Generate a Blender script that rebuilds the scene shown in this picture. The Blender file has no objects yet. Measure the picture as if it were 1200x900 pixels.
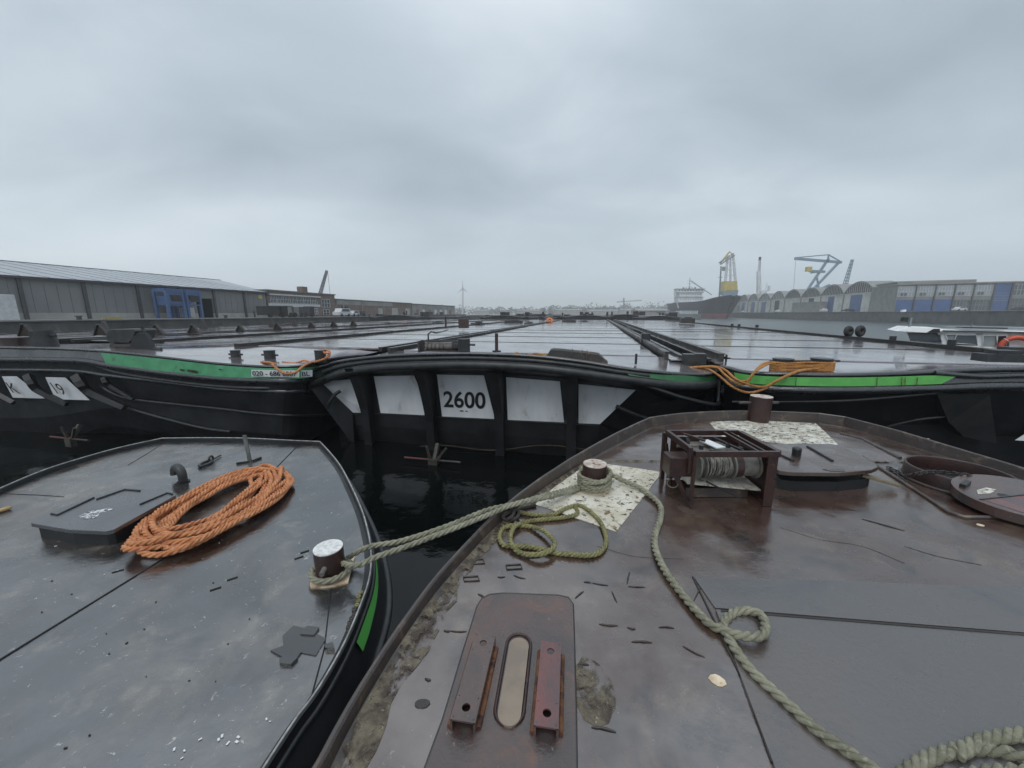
import bpy, bmesh, math, random
from mathutils import Vector, Matrix, noise
R = math.radians
rnd = random.Random(7)
S = bpy.context.scene
COL = S.collection
# ------------------------------------------------------------------ camera
CAMZ = 3.4
PITCH = R(10.6)
FPX = 440.0
cd = bpy.data.cameras.new('camera'); cam = bpy.data.objects.new('camera', cd); COL.objects.link(cam)
cd.sensor_width = 36; cd.lens = FPX/1200*36; cd.clip_start = .05; cd.clip_end = 6000
cam.location = (0, 0, CAMZ); cam.rotation_euler = (R(90)-PITCH, 0, 0)
S.camera = cam
# ------------------------------------------------------------------ world: overcast sky
W = bpy.data.worlds.new('World'); S.world = W; W.use_nodes = True
SUN_EL, SUN_ROT = R(58), R(200)
SKX, SKY = 3.1, 1.7
def build_world():
    nt = W.node_tree; N = nt.nodes; L = nt.links; N.clear()
    out = N.new('ShaderNodeOutputWorld')
    sky = N.new('ShaderNodeTexSky'); sky.sky_type = 'NISHITA'; sky.sun_disc = False
    sky.sun_elevation = SUN_EL; sky.sun_rotation = SUN_ROT; sky.air_density = 1.5; sky.dust_density = 3
    b1 = N.new('ShaderNodeBackground'); b1.inputs[1].default_value = .06
    L.new(sky.outputs[0], b1.inputs[0])
    tc = N.new('ShaderNodeTexCoord')
    sep = N.new('ShaderNodeSeparateXYZ'); L.new(tc.outputs['Generated'], sep.inputs[0])
    def m(op, a, b=None, clamp=False):
        n = N.new('ShaderNodeMath'); n.operation = op; n.use_clamp = clamp
        for i, v in enumerate((a, b)):
            if v is None: continue
            if isinstance(v, (int, float)): n.inputs[i].default_value = v
            else: L.new(v, n.inputs[i])
        return n.outputs[0]
    z = m('MAXIMUM', sep.outputs[2], 0.0)
    den = m('ADD', z, .28)
    u = m('DIVIDE', sep.outputs[0], den); v = m('DIVIDE', sep.outputs[1], den)
    cmb = N.new('ShaderNodeCombineXYZ'); L.new(u, cmb.inputs[0]); L.new(v, cmb.inputs[1])
    def noi(scale, det, rough, dist, off):
        mp = N.new('ShaderNodeMapping'); mp.inputs['Location'].default_value = off
        mp.inputs['Scale'].default_value = (1, 1.5, 1); mp.inputs['Rotation'].default_value = (0, 0, R(-24))
        L.new(cmb.outputs[0], mp.inputs[0])
        n = N.new('ShaderNodeTexNoise'); n.inputs['Scale'].default_value = scale; n.inputs['Detail'].default_value = det
        n.inputs['Roughness'].default_value = rough; n.inputs['Distortion'].default_value = dist
        L.new(mp.outputs[0], n.inputs['Vector']); return n.outputs['Fac']
    n1 = noi(.62, 2, .4, .2, (SKX, SKY, 0)); n2 = noi(1.7, 5, .5, .4, (8.2, 4.4, 0))
    mix = m('ADD', m('MULTIPLY', n1, .72), m('MULTIPLY', n2, .28))
    cr = N.new('ShaderNodeValToRGB'); L.new(mix, cr.inputs[0])
    e = cr.color_ramp.elements
    e[0].position = .36; e[0].color = (.335, .405, .47, 1)
    e[1].position = .64; e[1].color = (.67, .73, .79, 1)
    k = e.new(.50); k.color = (.47, .55, .62, 1)
    # paler, smoother band along the horizon
    hz = N.new('ShaderNodeMapRange'); L.new(z, hz.inputs[0])
    hz.inputs[1].default_value = 0; hz.inputs[2].default_value = .30; hz.inputs[3].default_value = .9; hz.inputs[4].default_value = 0
    hz.interpolation_type = 'SMOOTHSTEP'
    mx = N.new('ShaderNodeMix'); mx.data_type = 'RGBA'; L.new(hz.outputs[0], mx.inputs[0]); L.new(cr.outputs[0], mx.inputs[6])
    # west side of the overcast a bit paler than the east
    wx = N.new('ShaderNodeMapRange'); L.new(sep.outputs[0], wx.inputs[0])
    wx.inputs[1].default_value = -.8; wx.inputs[2].default_value = .8; wx.inputs[3].default_value = 0; wx.inputs[4].default_value = 1
    hc = N.new('ShaderNodeMix'); hc.data_type = 'RGBA'; L.new(wx.outputs[0], hc.inputs[0])
    hc.inputs[6].default_value = (.76, .86, .92, 1); hc.inputs[7].default_value = (.50, .60, .68, 1)
    L.new(hc.outputs[2], mx.inputs[7])
    b2 = N.new('ShaderNodeBackground'); L.new(mx.outputs[2], b2.inputs[0]); zg = N.new('ShaderNodeMapRange'); L.new(z, zg.inputs[0])
    for i_, q_ in enumerate((.5, 1.0, 1.0, 1.5)): zg.inputs[i_+1].default_value = q_
    L.new(zg.outputs[0], b2.inputs[1])
    ms = N.new('ShaderNodeMixShader'); ms.inputs[0].default_value = .93
    L.new(b1.outputs[0], ms.inputs[1]); L.new(b2.outputs[0], ms.inputs[2]); L.new(ms.outputs[0], out.inputs[0])
build_world()
sd = bpy.data.lights.new('sun', 'SUN'); sd.energy = 1.0; sd.angle = R(40); sd.color = (1, .97, .93)
so = bpy.data.objects.new('sun', sd); COL.objects.link(so)
# points down from the same azimuth/elevation as the sky's sun
_d = Vector((math.sin(SUN_ROT)*math.cos(SUN_EL), math.cos(SUN_ROT)*math.cos(SUN_EL), math.sin(SUN_EL)))
so.rotation_euler = _d.to_track_quat('Z', 'Y').to_euler()
S.view_settings.view_transform = 'Standard'; S.view_settings.look = 'None'
S.view_settings.exposure = .22; S.view_settings.gamma = 1
S.cycles.max_bounces = 8; S.cycles.volume_bounces = 3; S.cycles.use_denoising = True

# ------------------------------------------------------------------ measuring helpers (photo 1200x900)
def ray(px, py):
    x = (px-600)/FPX; y = (450-py)/FPX
    f = Vector((0, math.cos(PITCH), -math.sin(PITCH))); u = Vector((0, math.sin(PITCH), math.cos(PITCH)))
    return f + u*y + Vector((1, 0, 0))*x
C0 = Vector((0, 0, CAMZ))
def G(px, py, z):
    d = ray(px, py); return C0 + d*((z-CAMZ)/d.z)
def Y(px, py, y):
    d = ray(px, py); return C0 + d*(y/d.y)
# the moored barges share one frame: origin below the middle bow, a to the right, b away along the hulls
TH = R(12.6)
FV = Vector((math.cos(TH), -math.sin(TH), 0)); FU = Vector((math.sin(TH), math.cos(TH), 0)); FO = Vector((0, 8.9, 0))
MF = Matrix.Translation(FO) @ Matrix.Rotation(-TH, 4, 'Z')
def F(a, b, z): return FO + FV*a + FU*b + Vector((0, 0, z))
def PB(px, py, b):      # photo point on the upright plane b = const
    d = ray(px, py); t = (FU.dot(FO)+b)/FU.dot(d); return C0 + d*t
def PA(px, py, a):
    d = ray(px, py); t = (FV.dot(FO)+a)/FV.dot(d); return C0 + d*t
def toF(p): 
    q = p-FO; return (q.dot(FV), q.dot(FU), p.z)

# ------------------------------------------------------------------ materials
def _n(nt, t): return nt.nodes.new(t)
MATS = {}
def mat(name, c1, c2=None, c3=None, scale=3., rough=(.4, .6), rscale=1.2, bump=.0, bscale=20., metal=0., ior=1.5,
        thr=(.4, .6), thr3=(.55, .62), s3=6., stretch=(1, 1, 1), bump2=0., b2scale=1.2, emit=None, spec=.5, coord='pos', speck=None, stain=None, wet=None, alpha=None):
    if name in MATS: return MATS[name]
    m = bpy.data.materials.new(name); m.use_nodes = True; nt = m.node_tree; L = nt.links
    p = nt.nodes['Principled BSDF']
    p.inputs['Metallic'].default_value = metal; p.inputs['IOR'].default_value = ior; p.inputs['Specular IOR Level'].default_value = spec
    if coord == 'pos': src = _n(nt, 'ShaderNodeNewGeometry').outputs['Position']
    else: src = _n(nt, 'ShaderNodeTexCoord').outputs['Object']
    mp = _n(nt, 'ShaderNodeMapping'); mp.inputs['Scale'].default_value = stretch; L.new(src, mp.inputs[0]); src = mp.outputs[0]
    def noi(s, d=6, r=.6, dist=0):
        n = _n(nt, 'ShaderNodeTexNoise'); n.inputs['Scale'].default_value = s; n.inputs['Detail'].default_value = d
        n.inputs['Roughness'].default_value = r; n.inputs['Distortion'].default_value = dist; L.new(src, n.inputs['Vector']); return n.outputs['Fac']
    def rng(v, a, b, c=0, d=1):
        n = _n(nt, 'ShaderNodeMapRange'); L.new(v, n.inputs[0])
        for i, q in enumerate((a, b, c, d)): n.inputs[i+1].default_value = q
        return n.outputs[0]
    if c2 is None: c2 = tuple(v*.75 for v in c1)
    mx = _n(nt, 'ShaderNodeMix'); mx.data_type = 'RGBA'; L.new(rng(noi(scale), *thr), mx.inputs[0])
    mx.inputs[6].default_value = (*c1, 1); mx.inputs[7].default_value = (*c2, 1); col = mx.outputs[2]
    if c3 is not None:
        m2 = _n(nt, 'ShaderNodeMix'); m2.data_type = 'RGBA'; L.new(rng(noi(s3, 8, .65, .4), *thr3), m2.inputs[0])
        L.new(col, m2.inputs[6]); m2.inputs[7].default_value = (*c3, 1); col = m2.outputs[2]
    for lay in (stain, speck):
        if lay is None: continue
        c_, sc_, lo_, hi_ = lay; m2 = _n(nt, 'ShaderNodeMix'); m2.data_type = 'RGBA'; L.new(rng(noi(sc_, 10, .7, .8), lo_, hi_), m2.inputs[0])
        L.new(col, m2.inputs[6]); m2.inputs[7].default_value = (*c_, 1); col = m2.outputs[2]
    L.new(col, p.inputs['Base Color'])
    rn = noi(rscale, 5, .6)
    if wet: L.new(rng(rn, .42, .58, *rough), p.inputs['Roughness']); L.new(rng(rn, .42, .62, spec, wet), p.inputs['Specular IOR Level'])
    else: L.new(rng(rn, .35, .65, *rough), p.inputs['Roughness'])
    if alpha: L.new(rng(noi(alpha[0], 10, .72, .6), alpha[1], alpha[2]), p.inputs['Alpha'])
    h = None
    if bump:
        b = _n(nt, 'ShaderNodeBump'); b.inputs['Strength'].default_value = bump; b.inputs['Distance'].default_value = .01
        L.new(noi(bscale, 8, .65), b.inputs['Height']); h = b.outputs[0]
    if bump2:
        b = _n(nt, 'ShaderNodeBump'); b.inputs['Strength'].default_value = bump2; b.inputs['Distance'].default_value = .1
        L.new(noi(b2scale, 2, .4), b.inputs['Height'])
        if h: L.new(h, b.inputs['Normal'])
        h = b.outputs[0]
    if h: L.new(h, p.inputs['Normal'])
    if emit: p.inputs['Emission Color'].default_value = (*emit[0], 1); p.inputs['Emission Strength'].default_value = emit[1]
    MATS[name] = m; return m

M_deckR = mat('wet_brown_deck', (.052, .027, .020), (.074, .046, .036), (.12, .085, .060), scale=1.1, rough=(.05, .34), rscale=1.3,
              bump=.22, bscale=22, ior=2.5, s3=3.2, thr3=(.54, .70), bump2=.22, b2scale=2.3, stain=((.016, .010, .009), 1.9, .50, .66), speck=((.22, .18, .15), 30, .64, .71), wet=.30)
M_deckL = mat('wet_black_deck', (.022, .023, .026), (.075, .058, .045), (.15, .13, .105), scale=1.0, rough=(.04, .34), rscale=1.1,
              bump=.24, bscale=22, ior=2.9, s3=4, thr3=(.54, .70), bump2=.22, b2scale=2.0, stain=((.010, .009, .009), 1.5, .47, .60), speck=((.36, .34, .31), 26, .62, .69), wet=.36)
M_plateR = mat('wet_grey_plate', (.066, .060, .059), (.075, .058, .050), scale=.8, rough=(.22, .36), bump=.25, bscale=40, ior=2.1, bump2=.12, b2scale=1., stain=((.035,.036,.042), 1.2, .5, .66), speck=((.16,.15,.14), 40, .66, .72))
M_patchL = mat('black_patch', (.02, .021, .024), (.03, .03, .03), rough=(.15, .3), bump=.2, ior=1.9)
M_rimR = mat('rusty_rim', (.038, .029, .027), (.060, .043, .036), (.12, .085, .06), scale=4, rough=(.25, .5), bump=.5, bscale=30, ior=1.7, s3=9)
M_dirt = mat('pale_dirt', (.165, .14, .095), (.10, .08, .055), (.055, .040, .030), scale=14, rough=(.4, .8), bump=1., bscale=60, s3=7, thr3=(.48, .6), speck=((.40,.36,.28), 50, .6, .68), alpha=(9, .42, .52))
M_rust = mat('dark_rust', (.042, .016, .013), (.026, .012, .011), (.10, .045, .028), scale=6, rough=(.25, .5), bump=.5, bscale=50, ior=1.6, s3=18, thr3=(.6, .7))
M_rustpink = mat('pinkish_primer', (.17, .062, .058), (.085, .06, .062), (.09, .085, .10), scale=7, rough=(.2, .45), bump=.4, bscale=50, ior=1.6, s3=9, stretch=(1, .4, 1))
M_greyprime = mat('grey_brown_steel', (.085, .048, .040), (.050, .036, .034), (.12, .055, .035), scale=4, rough=(.12, .36), bump=.4, bscale=50, ior=1.8, s3=5, thr3=(.56, .68), speck=((.22,.17,.14), 34, .64, .70), bump2=.1)
M_tan = mat('tan_flat_bar', (.26, .205, .155), (.20, .16, .125), scale=6, rough=(.3, .5), bump=.2)
M_orangerust = mat('orange_rust', (.20, .085, .035), (.10, .04, .022), (.05, .02, .015), scale=16, rough=(.6, .9), bump=1, bscale=70, s3=9)
M_flake = mat('flaking_white_paint', (.72, .70, .62), (.50, .46, .36), (.10, .065, .045), scale=5, rough=(.35, .6), bump=.7, bscale=45, s3=12, thr3=(.56, .62), ior=1.6, stretch=(1,1.6,1), alpha=(15, .42, .47))
M_flake2 = mat('worn_white_paint', (.70, .67, .57), (.52, .47, .36), (.16, .085, .045), scale=5, rough=(.35, .6), bump=.7, bscale=45, s3=13, thr3=(.57, .64), ior=1.6, alpha=(17, .39, .44))
M_boltop = mat('bollard_top', (.62, .58, .52), (.40, .30, .24), (.17, .08, .05), scale=16, rough=(.4, .6), bump=.5, s3=14, thr3=(.53, .62))
M_boltopw = mat('bollard_white_top', (.78, .78, .76), (.55, .55, .53), (.25, .22, .2), scale=30, rough=(.4, .6), bump=.8, s3=30, thr3=(.62, .7))
M_cream = mat('cream_plate', (.72, .60, .44), (.5, .38, .25), (.14, .07, .04), scale=12, rough=(.4, .6), s3=12, thr3=(.60, .68), bump=.4)
M_black = mat('black_hull_paint', (.010, .011, .013), (.020, .021, .024), (.035, .030, .027), scale=1.6, rough=(.32, .6), bump=.3, bscale=14, ior=1.5, s3=4, thr3=(.64, .74), bump2=.18, b2scale=1.1)
M_blackg = mat('glossy_black_rail', (.012, .013, .015), (.024, .025, .028), rough=(.10, .38), bump=.35, bscale=22, ior=1.9, scale=5, bump2=.2, b2scale=3)
M_blackmat = mat('black_fitting', (.020, .022, .024), (.035, .036, .038), (.06, .045, .035), scale=6, rough=(.3, .5), bump=.4, bscale=40, s3=14, thr3=(.65, .72))
M_green1 = mat('green_band_paint', (.075, .31, .15), (.055, .25, .115), (.05, .055, .04), scale=3, rough=(.3, .55), s3=5, thr3=(.64, .68), bump=.2, speck=((.03,.03,.028), 12, .66, .68))
M_green2 = mat('bright_green_paint', (.11, .43, .085), (.085, .35, .07), (.07, .12, .04), scale=3, rough=(.3, .55), s3=5, thr3=(.62, .68), bump=.2, speck=((.05,.04,.03), 14, .66, .69))
M_green0 = mat('dull_green_paint', (.02, .13, .045), (.02, .10, .035), (.05, .035, .02), scale=3, rough=(.35, .55), s3=6, thr3=(.66, .72), bump=.1)
M_white = mat('white_panel_paint', (.78, .80, .82), (.66, .68, .71), (.42, .40, .35), scale=1.5, rough=(.3, .5), s3=3, thr3=(.60, .76), bump=.15, bump2=.35, b2scale=2.2, speck=((.12,.10,.08), 16, .68, .71), stretch=(1,1,.5))
M_hatch = mat('wet_hatch_steel', (.36, .33, .34), (.29, .265, .275), (.20, .165, .15), scale=.9, rough=(.05, .20), rscale=.7, bump=.05, bscale=14, ior=2.4, metal=.7, s3=2.2, thr3=(.60, .74), bump2=.03, b2scale=1.3)
M_coam = mat('coaming_dark', (.030, .027, .026), (.048, .040, .037), rough=(.25, .5), bump=.4, bscale=20)
M_letter = mat('black_lettering', (.012, .012, .013), rough=(.4, .6))
M_signw = mat('sign_white', (.72, .73, .74), (.62, .63, .64), rough=(.3, .5))
M_rope_g = mat('grey_green_rope', (.33, .32, .235), (.22, .215, .155), (.44, .42, .33), scale=9, rough=(.75, .95), bump=1, bscale=160, s3=40, thr3=(.5, .7), spec=.3)
M_rope_y = mat('mossy_rope', (.27, .25, .11), (.16, .155, .07), (.40, .37, .21), scale=14, rough=(.75, .95), bump=1, bscale=160, s3=60, thr3=(.5, .65), spec=.3)
M_rope_o = mat('orange_rope', (.62, .26, .115), (.47, .175, .07), (.72, .38, .22), scale=10, rough=(.6, .85), bump=.8, bscale=180, s3=30, thr3=(.5, .7), spec=.3)
M_rope_t = mat('tan_orange_rope', (.50, .24, .07), (.34, .15, .05), (.55, .33, .14), scale=8, rough=(.6, .85), bump=.8, bscale=120, s3=30, thr3=(.5, .7), spec=.3)
M_rope_d = mat('dark_rope', (.07, .06, .055), (.04, .035, .035), rough=(.7, .9), bump=1, bscale=150)
M_cable = mat('steel_cable', (.30, .29, .25), (.17, .16, .14), rough=(.4, .6), bump=.6, bscale=90, scale=20)
M_drum = mat('drum_grey', (.20, .19, .165), (.12, .11, .10), rough=(.35, .55), bump=.3, scale=8)
M_salt = mat('salt_crust', (.60, .58, .52), (.42, .39, .33), (.2, .17, .13), scale=14, rough=(.5, .7), bump=1, bscale=50, s3=24)
M_wood = mat('weathered_plank', (.22, .18, .12), (.15, .12, .08), scale=6, rough=(.5, .8), bump=.8, bscale=30, stretch=(1, 6, 1))
M_woodyel = mat('pale_wood', (.50, .34, .15), (.38, .25, .10), scale=10, rough=(.4, .6), bump=.5)
M_chain = mat('black_chain', (.02, .02, .022), (.04, .032, .03), rough=(.25, .45), bump=.4)
M_tyre = mat('tyre_rubber', (.012, .012, .012), (.02, .02, .02), rough=(.4, .6), bump=.4)

# ------------------------------------------------------------------ mesh helpers
class MB:
    def __init__(s): s.v = []; s.f = []; s.sm = []
    def add(s, vs, fs, smooth=False):
        o = len(s.v); s.v += [Vector(q) for q in vs]; s.f += [tuple(i+o for i in f) for f in fs]; s.sm += [smooth]*len(fs); return s
    def box(s, c, d, rz=0., rot=None):
        M = rot if rot is not None else Matrix.Rotation(rz, 3, 'Z'); c = Vector(c); x, y, z = d[0]/2, d[1]/2, d[2]/2
        vs = [c + M @ Vector(p) for p in ((-x,-y,-z),(x,-y,-z),(x,y,-z),(-x,y,-z),(-x,-y,z),(x,-y,z),(x,y,z),(-x,y,z))]
        return s.add(vs, [(0,3,2,1),(4,5,6,7),(0,1,5,4),(1,2,6,5),(2,3,7,6),(3,0,4,7)])
    def bar(s, a, b, w, h=None, up=(0,0,1)):
        a = Vector(a); b = Vector(b); h = h or w; d = (b-a); L = d.length
        if L < 1e-6: return s
        d.normalize(); u = Vector(up)
        if abs(d.dot(u)) > .97: u = Vector((0,1,0))
        x = d.cross(u).normalized(); z = x.cross(d).normalized()
        vs = [p + x*sx*w/2 + z*sz*h/2 for p in (a, b) for sx, sz in ((-1,-1),(1,-1),(1,1),(-1,1))]
        return s.add(vs, [(0,1,2,3),(7,6,5,4),(0,4,5,1),(1,5,6,2),(2,6,7,3),(3,7,4,0)])
    def prism(s, poly, h, dirv=(0,0,1)):     # poly: top outline in 3D; extruded down by h along -dirv
        n = len(poly); t = [Vector(p) for p in poly]; b = [p - Vector(dirv)*h for p in t]
        return s.add(t+b, [tuple(range(n)), tuple(range(2*n-1, n-1, -1))] + [(i, i+n, (i+1) % n+n, (i+1) % n) for i in range(n)])
    def rings(s, rs, cap=True, closed=True, smooth=True):
        n = len(rs[0]); vs = [p for r in rs for p in r]; fs = []
        for i in range(len(rs)-1):
            for j in range(n if closed else n-1):
                k = (j+1) % n; fs.append((i*n+j, i*n+k, (i+1)*n+k, (i+1)*n+j))
        s.add(vs, fs, smooth)
        if cap: s.add(rs[0], [tuple(range(n-1, -1, -1))]); s.add(rs[-1], [tuple(range(n))])
        return s
    def tube(s, path, r, n=8, cap=True, smooth=True, sx=1., sz=1.):
        P = [Vector(p) for p in path]; rs = []
        up = None
        for i, p in enumerate(P):
            t = (P[min(i+1, len(P)-1)] - P[max(i-1, 0)]).normalized()
            if up is None:
                up = Vector((0,0,1)) if abs(t.z) < .9 else Vector((1,0,0))
            x = t.cross(up)
            if x.length < 1e-4: x = t.cross(Vector((1,.3,0)))
            x.normalize(); z = x.cross(t).normalized(); up = z if sx == sz else up
            rr = r[i] if isinstance(r, (list, tuple)) else r
            rs.append([p + x*math.cos(2*math.pi*k/n)*rr*sx + z*math.sin(2*math.pi*k/n)*rr*sz for k in range(n)])
        return s.rings(rs, cap, True, smooth)
    def cyl(s, a, b, r, n=24, r2=None):
        a = Vector(a); b = Vector(b); d = (b-a).normalized(); u = Vector((0,0,1)) if abs(d.z) < .9 else Vector((1,0,0))
        x = d.cross(u).normalized(); z = x.cross(d); r2 = r if r2 is None else r2
        return s.rings([[p + x*math.cos(2*math.pi*k/n)*q + z*math.sin(2*math.pi*k/n)*q for k in range(n)] for p, q in ((a, r), (b, r2))])
    def torus(s, c, axis, R_, r, n=20, m=8, a0=0, a1=2*math.pi, squash=1.):
        c = Vector(c); ax = Vector(axis).normalized(); u = Vector((0,0,1)) if abs(ax.z) < .9 else Vector((1,0,0))
        x = ax.cross(u).normalized(); y = ax.cross(x); pts = []
        full = abs(a1-a0-2*math.pi) < 1e-4; rs = []
        for i in range(n+1):
            t = a0+(a1-a0)*i/n; rad = x*math.cos(t)+y*math.sin(t)*squash; ctr = c+rad*R_; rn = rad.normalized()
            rs.append([ctr + rn*math.cos(2*math.pi*k/m)*r + ax*math.sin(2*math.pi*k/m)*r for k in range(m)])
        return s.rings(rs, cap=not full)
    def loft(s, curves, smooth=False):
        return s.rings(curves, cap=False, closed=False, smooth=smooth)
WM = {}     # world matrix of each object made here
def wm(o): return WM.get(o.name, Matrix.Identity(4)) if o is not None else Matrix.Identity(4)
def mk(mb, name, m, parent=None, label=None, kind=None, bevel=0., M=None, wn=True):
    """link a world-space mesh builder as one object; children keep the frame of their thing"""
    base = M if M is not None else wm(parent)
    inv = base.inverted()
    me = bpy.data.meshes.new(name); me.from_pydata([inv @ v for v in mb.v], [], mb.f); me.update()
    me.polygons.foreach_set('use_smooth', mb.sm)
    me.materials.append(m)
    o = bpy.data.objects.new(name, me); COL.objects.link(o)
    if parent is not None: o.parent = parent
    elif M is not None: o.matrix_world = M
    WM[o.name] = base
    if label: o['label'] = label
    if kind: o['kind'] = kind
    if bevel:
        b = o.modifiers.new('bevel', 'BEVEL'); b.width = bevel; b.segments = 2; b.limit_method = 'ANGLE'; b.angle_limit = R(40)
    return o
def thing(name, label, cat, loc=(0, 0, 0), rz=0., group=None):
    o = bpy.data.objects.new(name, None); COL.objects.link(o); o.empty_display_size = .2
    M = Matrix.Translation(Vector(loc)) @ Matrix.Rotation(rz, 4, 'Z'); o.matrix_world = M; o.location = loc; o.rotation_euler = (0, 0, rz)
    WM[o.name] = M; tag(o, label, cat, group); return o
def tag(o, label, cat, group=None):
    o['label'] = label; o['category'] = cat
    if group: o['group'] = group
    return o
def single(mb, name, m, label, cat, group=None, loc=None, bevel=0.):
    loc = Vector(loc) if loc is not None else (sum(mb.v, Vector())/len(mb.v))
    if True:
        zmin = min(v.z for v in mb.v); loc = Vector((loc.x, loc.y, zmin))
    o = mk(mb, name, m, None, bevel=bevel, M=Matrix.Translation(loc)); o.location = loc
    return tag(o, label, cat, group)
def struct(mb, name, m):
    return mk(mb, name, m, kind='structure')
def text(body, name, m, origin, xdir, ydir, size, parent, bold=.0, width=None):
    """flat printed lettering laid on a surface: origin = lower left, xdir/ydir in world space"""
    cu = bpy.data.curves.new('lettering', 'FONT'); cu.body = body; cu.size = size; cu.offset = bold; cu.extrude = .001
    o = bpy.data.objects.new('tmp', cu); COL.objects.link(o)
    dg = bpy.context.evaluated_depsgraph_get(); dg.update()
    me = bpy.data.meshes.new_from_object(o.evaluated_get(dg)); bpy.data.objects.remove(o)
    x = Vector(xdir).normalized(); y = Vector(ydir).normalized(); z = x.cross(y)
    xs = [v.co.x for v in me.vertices]; sx = 1.
    if width and xs: sx = width/(max(xs)-min(xs))
    x0 = min(xs) if xs else 0
    mb = MB(); mb.add([Vector(origin) + x*(v.co.x-x0)*sx + y*v.co.y + z*v.co.z for v in me.vertices], [tuple(p.vertices) for p in me.polygons])
    bpy.data.meshes.remove(me)
    return mk(mb, name, m, parent)
def resample(P, n):
    P = [Vector(p) for p in P]; L = [0]
    for i in range(1, len(P)): L.append(L[-1]+(P[i]-P[i-1]).length)
    out = []; j = 0
    for k in range(n):
        t = L[-1]*k/(n-1)
        while j < len(P)-2 and L[j+1] < t: j += 1
        f = (t-L[j])/max(L[j+1]-L[j], 1e-9); out.append(P[j].lerp(P[j+1], min(f, 1)))
    return out
def spline(P, n):        # smooth curve through the points, evenly spaced
    P = [Vector(p) for p in P]; Q = [P[0]*2-P[1]] + P + [P[-1]*2-P[-2]]; out = []
    for i in range(1, len(Q)-2):
        for k in range(12):
            t = k/12; a, b, c, d = Q[i-1], Q[i], Q[i+1], Q[i+2]
            out.append(.5*((2*b)+(c-a)*t+(2*a-5*b+4*c-d)*t*t+(3*b-a-3*c+d)*t**3))
    out.append(P[-1]); return resample(out, n)
def length(P): return sum((P[i+1]-P[i]).length for i in range(len(P)-1))
def rope(mb, path, r, strands=3, pitch=None, m=6, seg=None):
    """laid rope: strands twisted round the path"""
    pitch = pitch or r*7.5; L = length([Vector(p) for p in path]); n = max(8, int(L/pitch*(seg or 8)))
    P = resample(path, n+1); up = Vector((0,0,1)); fr = []
    for i, p in enumerate(P):
        t = (P[min(i+1, n)]-P[max(i-1, 0)]).normalized(); x = t.cross(up)
        if x.length < 1e-3: x = t.cross(Vector((1, .2, 0)))
        x.normalize(); z = x.cross(t).normalized(); up = z; fr.append((p, x, z))
    rs = r*.54; off = r*.5
    for k in range(strands):
        rings = []
        for i, (p, x, z) in enumerate(fr):
            a = 2*math.pi*(k/strands + (L*i/n)/pitch); c = p + x*math.cos(a)*off + z*math.sin(a)*off
            rings.append([c + x*math.cos(2*math.pi*q/m)*rs + z*math.sin(2*math.pi*q/m)*rs for q in range(m)])
        mb.rings(rings)
    return mb
def noisy(P, amp, f=2.):
    return [p + Vector((noise.noise(p*f), noise.noise(p*f+Vector((9,2,1))), 0))*amp for p in P]

# ------------------------------------------------------------------ water
def water():
    m = bpy.data.materials.new('harbour_water'); m.use_nodes = True; nt = m.node_tree; L = nt.links; p = nt.nodes['Principled BSDF']
    p.inputs['Base Color'].default_value = (.003, .004, .004, 1); p.inputs['Roughness'].default_value = .06; p.inputs['IOR'].default_value = 1.33
    g = _n(nt, 'ShaderNodeNewGeometry'); 
    n = _n(nt, 'ShaderNodeTexNoise'); n.inputs['Scale'].default_value = 2.6; n.inputs['Detail'].default_value = 5; L.new(g.outputs['Position'], n.inputs['Vector'])
    n2 = _n(nt, 'ShaderNodeTexNoise'); n2.inputs['Scale'].default_value = .35; n2.inputs['Detail'].default_value = 3; L.new(g.outputs['Position'], n2.inputs['Vector'])
    b = _n(nt, 'ShaderNodeBump'); b.inputs['Strength'].default_value = .25; b.inputs['Distance'].default_value = .05; L.new(n.outputs[0], b.inputs['Height'])
    b2 = _n(nt, 'ShaderNodeBump'); b2.inputs['Strength'].default_value = .3; b2.inputs['Distance'].default_value = .2; L.new(n2.outputs[0], b2.inputs['Height']); L.new(b.outputs[0], b2.inputs['Normal'])
    sx = _n(nt, 'ShaderNodeSeparateXYZ'); L.new(g.outputs['Position'], sx.inputs[0])
    ma = _n(nt, 'ShaderNodeMath'); ma.operation = 'MULTIPLY_ADD'; L.new(sx.outputs[1], ma.inputs[0]); ma.inputs[1].default_value = -.2235; L.new(sx.outputs[0], ma.inputs[2])
    mr = _n(nt, 'ShaderNodeMapRange'); L.new(ma.outputs[0], mr.inputs[0])
    for i_, q_ in enumerate((11.5, 16, .0, 1)): mr.inputs[i_+1].default_value = q_
    for nd, lo_, hi_ in ((b.inputs['Strength'], .25, 1.0), (b2.inputs['Strength'], .3, 1.0), (p.inputs['Roughness'], .05, .30)):
        q = _n(nt, 'ShaderNodeMapRange'); L.new(mr.outputs[0], q.inputs[0]); q.inputs[3].default_value = lo_; q.inputs[4].default_value = hi_; L.new(q.outputs[0], nd)
    cm = _n(nt, 'ShaderNodeMix'); cm.data_type = 'RGBA'; L.new(mr.outputs[0], cm.inputs[0]); cm.inputs[6].default_value = (.003, .004, .004, 1); cm.inputs[7].default_value = (.035, .05, .055, 1); L.new(cm.outputs[2], p.inputs['Base Color'])
    L.new(b2.outputs[0], p.inputs['Normal'])
    mb = MB(); r = 1550; zw = -.35; mb.add([(-r,-300,zw),(r,-300,zw),(r,2600,zw),(-r,2600,zw)], [(0,1,2,3)])
    struct(mb, 'water', m)
water()

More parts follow.
